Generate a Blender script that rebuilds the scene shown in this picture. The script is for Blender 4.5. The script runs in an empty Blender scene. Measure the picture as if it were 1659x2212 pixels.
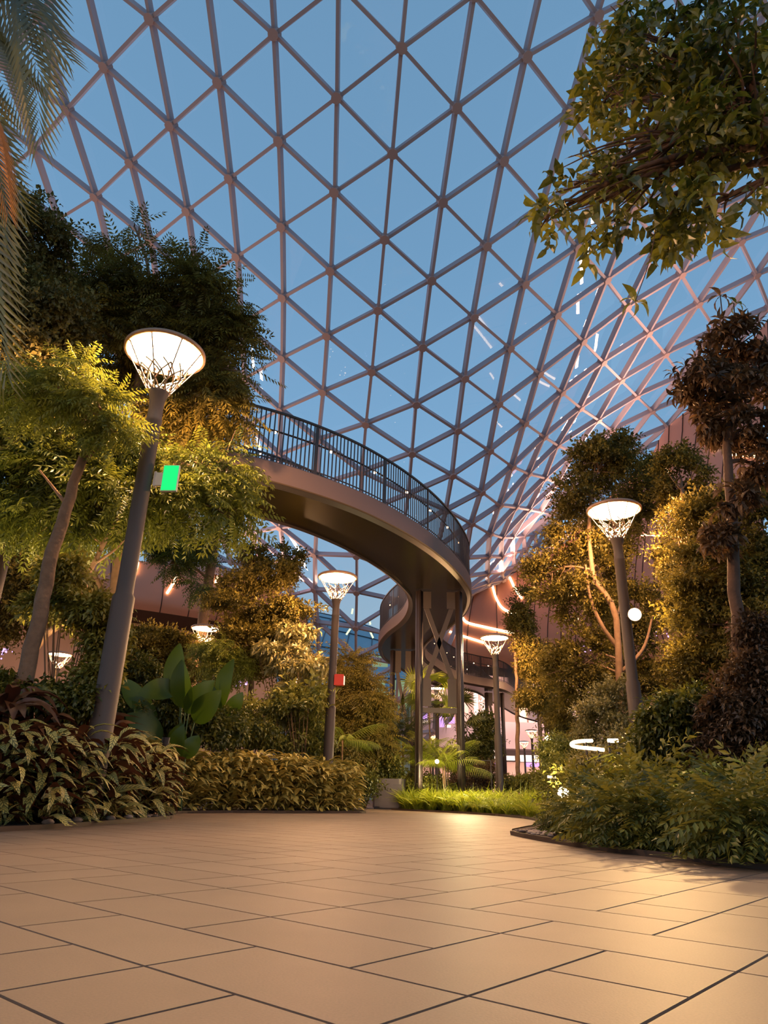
import bpy, math, random
import numpy as np
from mathutils import Vector, Matrix
from mathutils.bvhtree import BVHTree
random.seed(7); rng=np.random.default_rng(7)
SC=bpy.context.scene; COL=SC.collection
R_=math.radians; PI=math.pi
# ---------------------------------------------------------------- camera frame
FPX=1496.; CX,CY=829.5,1106.; CAMH=.4
_up=np.array([925-CX,CY+2555,-FPX]);_up/=np.linalg.norm(_up)
_f=np.array([0,0,-1.]);_y=_f-_up*_f.dot(_up);_y/=np.linalg.norm(_y);_x=np.cross(_y,_up)
RW=np.array([_x,_y,_up])
CAM=np.array([0,0,CAMH])
def ray(px,py): return RW@np.array([px-CX,CY-py,-FPX])
def proj(p):
    c=RW.T@(np.asarray(p,float)-CAM);return CX+FPX*c[0]/-c[2],CY-FPX*c[1]/-c[2]
def atY(px,py,Y):
    d=ray(px,py);return CAM+d*Y/d[1]
def atZ(px,py,z):
    d=ray(px,py);return CAM+d*(z-CAMH)/d[2]
def mpp(px,py,Y):                                   # metres per pixel there
    p=atY(px,py,Y)-CAM;return np.linalg.norm(p)/np.linalg.norm(ray(px,py))
cam=bpy.data.cameras.new('camera');co=bpy.data.objects.new('camera',cam);COL.objects.link(co)
M=Matrix([list(RW[i])+[CAM[i]] for i in range(3)]+[[0,0,0,1]]);co.matrix_world=M
cam.sensor_fit='VERTICAL';cam.sensor_height=36;cam.lens=36*FPX/2212;cam.clip_end=500;cam.clip_start=.02
SC.camera=co
# ---------------------------------------------------------------- materials
def newmat(name):
    m=bpy.data.materials.new(name);m.use_nodes=True;nt=m.node_tree;nt.nodes.clear()
    o=nt.nodes.new('ShaderNodeOutputMaterial');return m,nt,o
def pbr(name,col,rough=.6,metal=0,bump=0,bscale=40,var=0,vscale=6,spec=.5):
    m,nt,o=newmat(name);b=nt.nodes.new('ShaderNodeBsdfPrincipled')
    b.inputs['Base Color'].default_value=(*col,1);b.inputs['Roughness'].default_value=rough
    b.inputs['Metallic'].default_value=metal;b.inputs['Specular IOR Level'].default_value=spec
    nt.links.new(b.outputs[0],o.inputs[0])
    if var or bump:
        tc=nt.nodes.new('ShaderNodeTexCoord')
    if var:
        n=nt.nodes.new('ShaderNodeTexNoise');n.inputs['Scale'].default_value=vscale;n.inputs['Detail'].default_value=5
        nt.links.new(tc.outputs['Object'],n.inputs['Vector'])
        r=nt.nodes.new('ShaderNodeMix');r.data_type='RGBA'
        r.inputs[6].default_value=(*[c*(1-var) for c in col],1);r.inputs[7].default_value=(*[min(1,c*(1+var)) for c in col],1)
        nt.links.new(n.outputs['Fac'],r.inputs[0]);nt.links.new(r.outputs[2],b.inputs['Base Color'])
    if bump:
        n=nt.nodes.new('ShaderNodeTexNoise');n.inputs['Scale'].default_value=bscale;n.inputs['Detail'].default_value=4
        nt.links.new(tc.outputs['Object'],n.inputs['Vector'])
        bp=nt.nodes.new('ShaderNodeBump');bp.inputs['Strength'].default_value=bump;bp.inputs['Distance'].default_value=.02
        nt.links.new(n.outputs['Fac'],bp.inputs['Height']);nt.links.new(bp.outputs[0],b.inputs['Normal'])
    return m
def emit(name,col,s):
    m,nt,o=newmat(name);e=nt.nodes.new('ShaderNodeEmission');e.inputs[0].default_value=(*col,1);e.inputs[1].default_value=s
    nt.links.new(e.outputs[0],o.inputs[0]);return m
def leafmat(name,dark,light,trans=.35,gloss=.08,back=None,stripes=False,rough=.4):
    m,nt,o=newmat(name);N=nt.nodes;Lk=nt.links.new
    at=N.new('ShaderNodeAttribute');at.attribute_name='tint'
    mx=N.new('ShaderNodeMix');mx.data_type='RGBA';mx.inputs[6].default_value=(*dark,1);mx.inputs[7].default_value=(*light,1)
    Lk(at.outputs['Fac'],mx.inputs[0]);c=mx.outputs[2]
    if stripes:
        uv=N.new('ShaderNodeUVMap');uv.uv_map='UVMap';sp=N.new('ShaderNodeSeparateXYZ');Lk(uv.outputs[0],sp.inputs[0])
        def mth(op,a,b=None):
            n=N.new('ShaderNodeMath');n.operation=op
            for i,v in enumerate((a,b)):
                if v is None: continue
                if isinstance(v,(int,float)): n.inputs[i].default_value=v
                else: Lk(v,n.inputs[i])
            return n.outputs[0]
        a=mth('ABSOLUTE',mth('SUBTRACT',sp.outputs[0],.5))
        s=mth('SINE',mth('SUBTRACT',mth('MULTIPLY',sp.outputs[1],62.),mth('MULTIPLY',a,26.)))
        band=mth('GREATER_THAN',s,.35)
        mid=mth('LESS_THAN',a,.035);edge=mth('GREATER_THAN',a,.44)
        k=mth('MINIMUM',mth('ADD',mth('ADD',band,mid),edge),1.)
        m2=N.new('ShaderNodeMix');m2.data_type='RGBA';m2.inputs[7].default_value=(.02,.035,.012,1)
        Lk(mth('MULTIPLY',k,.8),m2.inputs[0]);Lk(c,m2.inputs[6]);c=m2.outputs[2]
    if back:
        g=N.new('ShaderNodeNewGeometry');m3=N.new('ShaderNodeMix');m3.data_type='RGBA';m3.inputs[7].default_value=(*back,1)
        Lk(g.outputs['Backfacing'],m3.inputs[0]);Lk(c,m3.inputs[6]);c=m3.outputs[2]
    d=N.new('ShaderNodeBsdfDiffuse');t=N.new('ShaderNodeBsdfTranslucent');gl=N.new('ShaderNodeBsdfGlossy')
    gl.inputs['Roughness'].default_value=rough;gl.inputs['Color'].default_value=(.9,.9,.9,1)
    Lk(c,d.inputs['Color']);Lk(c,t.inputs['Color'])
    a1=N.new('ShaderNodeMixShader');a1.inputs[0].default_value=trans;Lk(d.outputs[0],a1.inputs[1]);Lk(t.outputs[0],a1.inputs[2])
    a2=N.new('ShaderNodeMixShader');a2.inputs[0].default_value=gloss;Lk(a1.outputs[0],a2.inputs[1]);Lk(gl.outputs[0],a2.inputs[2])
    Lk(a2.outputs[0],o.inputs[0]);return m
def glassmat():
    m,nt,o=newmat('dome_glass');N=nt.nodes;Lk=nt.links.new
    fr=N.new('ShaderNodeLayerWeight');fr.inputs[0].default_value=.5        # 1-|cos|, Schlick curve from it
    pw=N.new('ShaderNodeMath');pw.operation='POWER';pw.inputs[1].default_value=4.5;Lk(fr.outputs['Facing'],pw.inputs[0])
    ml=N.new('ShaderNodeMath');ml.operation='MULTIPLY_ADD';ml.inputs[1].default_value=.75;ml.inputs[2].default_value=.055;ml.use_clamp=True;Lk(pw.outputs[0],ml.inputs[0])
    tr=N.new('ShaderNodeBsdfTransparent');tr.inputs[0].default_value=(.95,.975,.985,1)
    gl=N.new('ShaderNodeBsdfGlossy');gl.inputs['Roughness'].default_value=.015;gl.inputs['Color'].default_value=(.9,.93,1,1)
    mx=N.new('ShaderNodeMixShader');Lk(ml.outputs[0],mx.inputs[0]);Lk(tr.outputs[0],mx.inputs[1]);Lk(gl.outputs[0],mx.inputs[2])
    Lk(mx.outputs[0],o.inputs[0]);return m
WARM=(1,.53,.235)
MT=dict(
 beam=pbr('beam_paint',(.40,.33,.37),.5),
 hub=pbr('hub_paint',(.42,.29,.28),.55),
 glass=glassmat(),
 pole=pbr('pole_paint',(.075,.05,.038),.6,0,bump=.05,bscale=60),
 cap=pbr('lamp_cap_bronze',(.32,.19,.12),.45,.3),
 rod=pbr('lamp_rod_bronze',(.12,.08,.055),.45,.2),
 lattice=pbr('lamp_lattice_white',(.15,.115,.085),.5),
 lampglow=emit('lamp_diffuser_glow',(1,.72,.46),26),
 fascia=pbr('walkway_fascia',(.14,.092,.082),.5,.15),
 soffit=pbr('walkway_soffit',(.04,.029,.021),.25,.6,var=.15,vscale=1.5),
 deck=pbr('walkway_deck',(.2,.15,.12),.7),
 rail=pbr('rail_metal',(.045,.035,.035),.45,.4),
 raillight=emit('rail_light_glow',(1,.62,.34),22),
 column=pbr('column_paint',(.045,.032,.03),.42,.2),
 orange=pbr('copper_cladding',(.52,.22,.13),.55,.1,var=.08,vscale=.3),
 orange2=pbr('peach_plaster',(.62,.40,.30),.8,var=.1,vscale=.4),
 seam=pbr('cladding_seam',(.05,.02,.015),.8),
 strip=emit('strip_light_glow',(1,.62,.32),9),
 soil=pbr('planting_soil',(.05,.03,.018),.95,bump=.6,bscale=25,var=.4,vscale=18),
 grout=pbr('paving_grout',(.10,.065,.045),.9),
 edging=pbr('steel_edging',(.09,.06,.045),.5,.6),
 pebble=pbr('pebble_stone',(.34,.25,.19),.7,var=.3,vscale=30),
 pebble2=pbr('pebble_stone_dark',(.16,.11,.09),.7,var=.3,vscale=30),
 steel=pbr('brushed_steel',(.17,.14,.13),.36,.95,bump=.02,bscale=200),
 steeldark=pbr('dark_lettering',(.12,.10,.10),.5,.3),
 bark=pbr('bark_brown',(.20,.115,.065),.9,bump=.8,bscale=14,var=.4,vscale=9),
 barkdark=pbr('bark_dark',(.10,.055,.035),.9,bump=.8,bscale=14,var=.4,vscale=9),
 green=emit('green_panel_glow',(.02,1,.24),1.0),
 whitebox=pbr('sign_box_paint',(.70,.62,.55),.5),
 red=pbr('red_paint',(.75,.06,.03),.5),
 whitelit=emit('white_panel_glow',(1,.72,.5),1.3),
 spotglow=emit('spotlight_glow',(1,.70,.40),60),
 uplightglow=emit('uplight_glow',(1,.78,.52),7),
 slab=pbr('concourse_slab',(.33,.25,.25),.6),
 pinkwall=pbr('concourse_wall',(.72,.50,.42),.7),
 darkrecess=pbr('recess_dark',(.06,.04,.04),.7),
 shop=emit('shop_sign_glow',(1,.74,.58),2.6),
 purple=emit('purple_sign_glow',(.72,.38,1),1.5),
 flowerglow=emit('fairy_light_glow',(.66,.40,1),2.2),
 warmbulb=emit('warm_bulb_glow',(1,.62,.30),9),
 termroof=pbr('terminal_roof',(.22,.36,.44),.5),
 termseam=pbr('terminal_roof_seam',(.05,.08,.10),.6),
 termglow=emit('terminal_window_glow',(.62,.85,.50),.42),
 termstrip=emit('terminal_lamp_glow',(.85,1,.62),1.4),
 flower=leafmat('blossom_petal',(.5,.18,.2),(.8,.4,.4),.3,.05),
)
LF=dict(
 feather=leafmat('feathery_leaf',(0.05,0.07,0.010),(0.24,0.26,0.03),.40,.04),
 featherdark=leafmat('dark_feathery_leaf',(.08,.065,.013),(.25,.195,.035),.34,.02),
 ficus=leafmat('small_dark_leaf',(.085,.07,.018),(.24,.195,.045),.3,.02),
 broad=leafmat('broad_tree_leaf',(0.06,0.07,0.008),(0.24,0.23,0.02),.40,.06),
 magnolia=leafmat('leathery_brown_leaf',(.07,.042,.022),(.19,.11,.05),.25,.03),
 shrub=leafmat('shrub_leaf',(0.08,0.09,0.012),(0.33,0.3,0.055),.3,.04),
 pale=leafmat('pale_variegated_leaf',(0.18,0.16,0.04),(0.52,0.43,0.15),.3,.08),
 calathea=leafmat('striped_leaf',(.34,.27,.06),(.72,.58,.17),.15,.035,back=(.10,.035,.018),stripes=True),
 maroon=leafmat('dark_maroon_leaf',(0.06,0.025,0.01),(0.18,0.07,0.025),.2,.04,back=(.09,.03,.015)),
 sage=leafmat('sage_hedge_leaf',(.26,.21,.05),(.66,.52,.14),.2,.03),
 banana=leafmat('paddle_leaf',(.045,.085,.006),(.10,.17,.010),.4,.04),
 grass=leafmat('lime_grass_blade',(0.2,0.25,0.01),(0.62,0.62,0.04),.4,.05),
 lowgreen=leafmat('groundcover_leaf',(0.06,0.07,0.01),(0.26,0.23,0.035),.3,.035),
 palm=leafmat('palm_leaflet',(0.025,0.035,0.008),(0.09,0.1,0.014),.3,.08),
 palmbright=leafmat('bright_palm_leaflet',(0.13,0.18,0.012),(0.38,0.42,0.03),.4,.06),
 palmorange=leafmat('dry_orange_frond',(.25,.10,.02),(.45,.20,.04),.3,.05),
 pinkleaf=leafmat('pinkish_bromeliad_leaf',(.16,.06,.05),(.36,.16,.13),.3,.08),
)
# ---------------------------------------------------------------- mesh helpers
class MB:
    def __init__(s): s.v=[];s.f=[];s.n=0
    def add(s,V,F):
        V=np.asarray(V,float).reshape(-1,3);s.v.append(V);s.f+= [tuple(int(i)+s.n for i in f) for f in F];s.n+=len(V);return s
    def box(s,c,size,rot=None):
        x,y,z=[q/2 for q in size];V=np.array([[a,b,d] for a in(-x,x) for b in(-y,y) for d in(-z,z)])
        if rot is not None: V=V@np.asarray(rot).T
        return s.add(V+np.asarray(c),[(0,1,3,2),(4,6,7,5),(0,4,5,1),(2,3,7,6),(0,2,6,4),(1,5,7,3)])
    def tube(s,P,r,n=8,caps=True):
        P=np.asarray(P,float);r=np.broadcast_to(np.asarray(r,float),(len(P),));T=np.gradient(P,axis=0)
        T/=np.linalg.norm(T,axis=1)[:,None]+1e-9
        a=np.array([0,0,1.]) if abs(T[0][2])<.9 else np.array([1.,0,0]);V=[]
        u=np.cross(T[0],a);u/=np.linalg.norm(u)
        for p,t,q in zip(P,T,r):
            u=u-t*u.dot(t);u/=np.linalg.norm(u)+1e-9;w=np.cross(t,u)
            for k in range(n):
                an=2*PI*k/n;V.append(p+q*(u*math.cos(an)+w*math.sin(an)))
        m=len(P);F=[(i*n+k,i*n+(k+1)%n,(i+1)*n+(k+1)%n,(i+1)*n+k) for i in range(m-1) for k in range(n)]
        if caps: F+=[tuple(range(n))[::-1],tuple(range((m-1)*n,m*n))]
        return s.add(V,F)
    def lathe(s,prof,n=24,c=(0,0,0)):
        V=[(c[0]+r*math.cos(2*PI*k/n),c[1]+r*math.sin(2*PI*k/n),c[2]+z) for r,z in prof for k in range(n)]
        F=[(i*n+k,i*n+(k+1)%n,(i+1)*n+(k+1)%n,(i+1)*n+k) for i in range(len(prof)-1) for k in range(n)]
        return s.add(V,F)
    def prism(s,poly,z0,z1):
        n=len(poly);V=[(x,y,z0) for x,y in poly]+[(x,y,z1) for x,y in poly]
        return s.add(V,[tuple(range(n))[::-1],tuple(range(n,2*n))]+[(i,(i+1)%n,n+(i+1)%n,n+i) for i in range(n)])
    def beam(s,a,b,nrm,w,d,off=0):                     # box beam, depth d along -nrm
        a=np.asarray(a);b=np.asarray(b);t=b-a;L=np.linalg.norm(t);t/=L;nrm=nrm-t*nrm.dot(t);nrm/=np.linalg.norm(nrm);sd=np.cross(t,nrm)
        V=[];
        for p in(a,b):
            for e,g in((-1,0),(1,0),(1,-1),(-1,-1)): V.append(p+sd*e*w/2+nrm*(g*d-off))
        return s.add(V,[(0,1,2,3),(7,6,5,4),(0,4,5,1),(1,5,6,2),(2,6,7,3),(3,7,4,0)])
    def build(s,name,mat,parent=None,smooth=False,loc=None):
        V=np.concatenate(s.v) if s.v else np.zeros((0,3))
        if loc is not None: V=V-np.asarray(loc)
        me=bpy.data.meshes.new(name);me.from_pydata(V.tolist(),[],s.f);me.update()
        me.materials.append(mat)
        if smooth: me.polygons.foreach_set('use_smooth',[True]*len(me.polygons))
        o=bpy.data.objects.new(name,me);COL.objects.link(o)
        if loc is not None: o.location=loc
        if parent is not None: o.parent=parent
        return o
def npmesh(name,V,Fq,mat,tint=None,uv=None,smooth=False):
    """V (n,3), Fq (m,k) with a fixed k; tint per vertex; uv per vertex"""
    me=bpy.data.meshes.new(name);m,k=Fq.shape
    me.vertices.add(len(V));me.vertices.foreach_set('co',V.astype(np.float32).ravel())
    me.loops.add(m*k);me.loops.foreach_set('vertex_index',Fq.astype(np.int32).ravel())
    me.polygons.add(m);me.polygons.foreach_set('loop_start',np.arange(0,m*k,k,dtype=np.int32));me.polygons.foreach_set('loop_total',np.full(m,k,dtype=np.int32))
    me.update(calc_edges=True)
    if tint is not None:
        a=me.attributes.new('tint','FLOAT','POINT');a.data.foreach_set('value',tint.astype(np.float32))
    if uv is not None:
        l=me.uv_layers.new(name='UVMap');l.data.foreach_set('uv',uv[Fq.ravel()].astype(np.float32).ravel())
    me.polygons.foreach_set('use_smooth',np.full(m,smooth,dtype=bool))
    me.materials.append(mat);return me
def link(name,me,parent=None,loc=None,rotz=0,scale=1):
    o=bpy.data.objects.new(name,me);COL.objects.link(o)
    if parent is not None:o.parent=parent
    if loc is not None:o.location=loc
    if rotz:o.rotation_euler=(0,0,rotz)
    if scale!=1:o.scale=(scale,)*3
    return o
def tag(o,label=None,cat=None,group=None,kind=None):
    if label:o['label']=label
    if cat:o['category']=cat
    if group:o['group']=group
    if kind:o['kind']=kind
    return o
def empty(name,loc,label,cat,group=None,rotz=0):
    o=bpy.data.objects.new(name,None);COL.objects.link(o);o.location=loc;o.rotation_euler=(0,0,rotz);o.empty_display_size=.1
    return tag(o,label,cat,group)
def copy_tree(o,parent=None):
    c=o.copy();COL.objects.link(c)
    if parent is not None:c.parent=parent
    for ch in KIDS.get(o.name,[]): copy_tree(ch,c)
    return c
KIDS={}
def index_kids():
    KIDS.clear()
    for o in bpy.data.objects:
        if o.parent is not None: KIDS.setdefault(o.parent.name,[]).append(o)
def spline(P,n):
    """Catmull-Rom resample to n points, even arc length"""
    P=np.asarray(P,float);Q=np.vstack([2*P[0]-P[1],P,2*P[-1]-P[-2]]);out=[]
    for i in range(len(P)-1):
        a,b,c,d=Q[i:i+4]
        for t in np.linspace(0,1,24,endpoint=False):
            out.append(.5*((2*b)+(c-a)*t+(2*a-5*b+4*c-d)*t*t+(-a+3*b-3*c+d)*t**3))
    out.append(P[-1]);out=np.array(out);L=np.r_[0,np.cumsum(np.linalg.norm(np.diff(out,axis=0),axis=1))]
    s=np.linspace(0,L[-1],n);return np.stack([np.interp(s,L,out[:,k]) for k in range(out.shape[1])],1)
def light(name,kind,loc,power,col,**k):
    l=bpy.data.lights.new(name,kind);l.energy=power;l.color=col
    for a,b in k.items():
        if a not in('aim',): setattr(l,a,b)
    o=bpy.data.objects.new(name,l);COL.objects.link(o);o.location=loc
    if 'aim' in k: o.rotation_euler=(Vector(k['aim'])-Vector(loc)).to_track_quat('-Z','Y').to_euler()
    return o
# ---------------------------------------------------------------- world: dusk sky
W=bpy.data.worlds.new('dusk_sky');SC.world=W;W.use_nodes=True;nt=W.node_tree;nt.nodes.clear()
wo=nt.nodes.new('ShaderNodeOutputWorld');bg=nt.nodes.new('ShaderNodeBackground');tc=nt.nodes.new('ShaderNodeTexCoord')
sp=nt.nodes.new('ShaderNodeSeparateXYZ');rp=nt.nodes.new('ShaderNodeValToRGB')
nt.links.new(tc.outputs['Generated'],sp.inputs[0]);nt.links.new(sp.outputs[2],rp.inputs[0]);nt.links.new(rp.outputs[0],bg.inputs[0]);nt.links.new(bg.outputs[0],wo.inputs[0])
e=rp.color_ramp.elements
e[0].position=0;e[0].color=(.40,.48,.54,1);e[1].position=1;e[1].color=(.155,.31,.50,1)
for p,c in((.18,(.36,.50,.62)),(.42,(.23,.44,.69)),(.68,(.18,.36,.58))):
    q=e.new(p);q.color=(*c,1)
bg.inputs[1].default_value=1.
vs=SC.view_settings;vs.view_transform='Standard';vs.look='None';vs.exposure=0;vs.gamma=1
# ---------------------------------------------------------------- floor: pavers
def build_floor():
    a=R_(-41);ud=np.array([math.cos(a),math.sin(a)]);vd=np.array([-math.sin(a),math.cos(a)])
    c=.3535;ou,ov=-.576*-1,0
    u0=.576;  # joint offsets measured on the paving
    used=set();V=[];F=[];tint=[]
    for j in range(-60,90):
        for i in range(-75,75):
            if (i,j) in used: continue
            ctr=ud*(i*c+.222)+vd*(j*c+.253)
            if not(-11<ctr[0]<11 and -3.5<ctr[1]<27): continue
            w,h=1,1;r=random.random()
            left=ctr[0]<.15
            if r<.62:
                if left:w=2
                else:h=2
            elif r<.72:
                if left:h=2
                else:w=2
            cells=[(i+x,j+y) for x in range(w) for y in range(h)]
            if any(q in used for q in cells): w=h=1;cells=[(i,j)]
            used.update(cells)
            g=.0022;b=.003
            u1,u2=i*c+.045+g,(i+w)*c+.045-g;v1,v2=j*c+.075+g,(j+h)*c+.075-g
            n=len(V)
            for(z,d)in((0,b),(-.012,0)):
                for uu,vv in((u1+d,v1+d),(u2-d,v1+d),(u2-d,v2-d),(u1+d,v2-d)):
                    p=ud*uu+vd*vv;V.append((p[0],p[1],z))
            F.append((n,n+1,n+2,n+3))
            for k in range(4):F.append((n+4+k,n+4+(k+1)%4,n+(k+1)%4,n+k))
            tint+=[random.random()]*8
    V=np.array(V);me=npmesh('floor',V,np.array(F),None or floor_mat(),np.array(tint))
    o=link('floor',me);tag(o,kind='structure')
    b=MB();b.box((0,50,-.058),(160,170,.1));b.build('joint_bed',MT['grout'],o)
    return o
def floor_mat():
    m,nt,o=newmat('sandstone_paving');N=nt.nodes;Lk=nt.links.new
    b=N.new('ShaderNodeBsdfPrincipled');at=N.new('ShaderNodeAttribute');at.attribute_name='tint'
    tc=N.new('ShaderNodeTexCoord');n1=N.new('ShaderNodeTexNoise');n1.inputs['Scale'].default_value=1.3;n1.inputs['Detail'].default_value=4
    n2=N.new('ShaderNodeTexNoise');n2.inputs['Scale'].default_value=160;n2.inputs['Detail'].default_value=3
    Lk(tc.outputs['Object'],n1.inputs[0]);Lk(tc.outputs['Object'],n2.inputs[0])
    mx=N.new('ShaderNodeMix');mx.data_type='RGBA';mx.inputs[6].default_value=(.205,.132,.082,1);mx.inputs[7].default_value=(.24,.158,.10,1);Lk(at.outputs['Fac'],mx.inputs[0])
    m2=N.new('ShaderNodeMix');m2.data_type='RGBA';m2.blend_type='MULTIPLY';m2.inputs[0].default_value=.5;Lk(mx.outputs[2],m2.inputs[6]);Lk(n1.outputs['Fac'],m2.inputs[7])
    r=N.new('ShaderNodeValToRGB');r.color_ramp.elements[0].position=.3;r.color_ramp.elements[0].color=(.72,.72,.72,1);r.color_ramp.elements[1].position=.62;r.color_ramp.elements[1].color=(1,1,1,1)
    Lk(n2.outputs['Fac'],r.inputs[0]);m3=N.new('ShaderNodeMix');m3.data_type='RGBA';m3.blend_type='MULTIPLY';m3.inputs[0].default_value=.6
    Lk(m2.outputs[2],m3.inputs[6]);Lk(r.outputs[0],m3.inputs[7]);Lk(m3.outputs[2],b.inputs['Base Color'])
    b.inputs['Roughness'].default_value=.56
    bp=N.new('ShaderNodeBump');bp.inputs['Strength'].default_value=.12;bp.inputs['Distance'].default_value=.004;Lk(n2.outputs['Fac'],bp.inputs['Height']);Lk(bp.outputs[0],b.inputs['Normal'])
    Lk(b.outputs[0],o.inputs[0]);return m
build_floor()
LEFTBED=[(-13,4.5),(-5,5.6),(-3.75,6.5),(-3.46,7.06),(-3.28,7.9),(-3.14,9.2),(-3.06,10.4),(-3.02,11.2),(-3.2,11.9),(-3.55,12.7),(-3.5,13.8),(-2.9,14.9),(-2.06,15.8),(-1.1,16.7),(-.34,17.25),(-.3,18.2),(-.9,20),(-1.3,24),(-1.3,37),(-13,36),(-17,28)]
RIGHTBED=[(.45,22.2),(1.3,20.9),(2.3,19.9),(2.9,18.1),(3.2,16.4),(3.13,14.4),(2.7,12.3),(2.0,10.4),(1.66,9.4),(1.60,8.9),(1.66,8.2),(1.78,7.4),(1.95,6.6),(2.34,5.65),(2.62,5.1),(3.1,4.2),(4.2,3.0),(8,1.2),(15,1),(15.5,24),(14,38),(8,43),(1,42),(.7,30)]
def bed(name,poly,label):
    b=MB();b.prism(poly,-.02,.03);o=b.build(name,MT['soil']);tag(o,label,'planting bed')
    m=MB();P=np.array([p for p in poly if abs(p[0])<29]);P3=np.c_[P,np.full(len(P),.0)]
    Q=spline(P3,160)
    for a,c in zip(Q[:-1],Q[1:]): m.beam(a+[0,0,.045],c+[0,0,.045],np.array([0,0,1.]),.012,.07)
    m.build('steel_edging',MT['edging'],o);return o
bed('planting_bed',LEFTBED,'dark soil planting bed under the left trees, with thin steel edging')
bed('planting_bed',RIGHTBED,'dark soil planting bed under the right trees and lime grass, curved steel edging')
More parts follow.
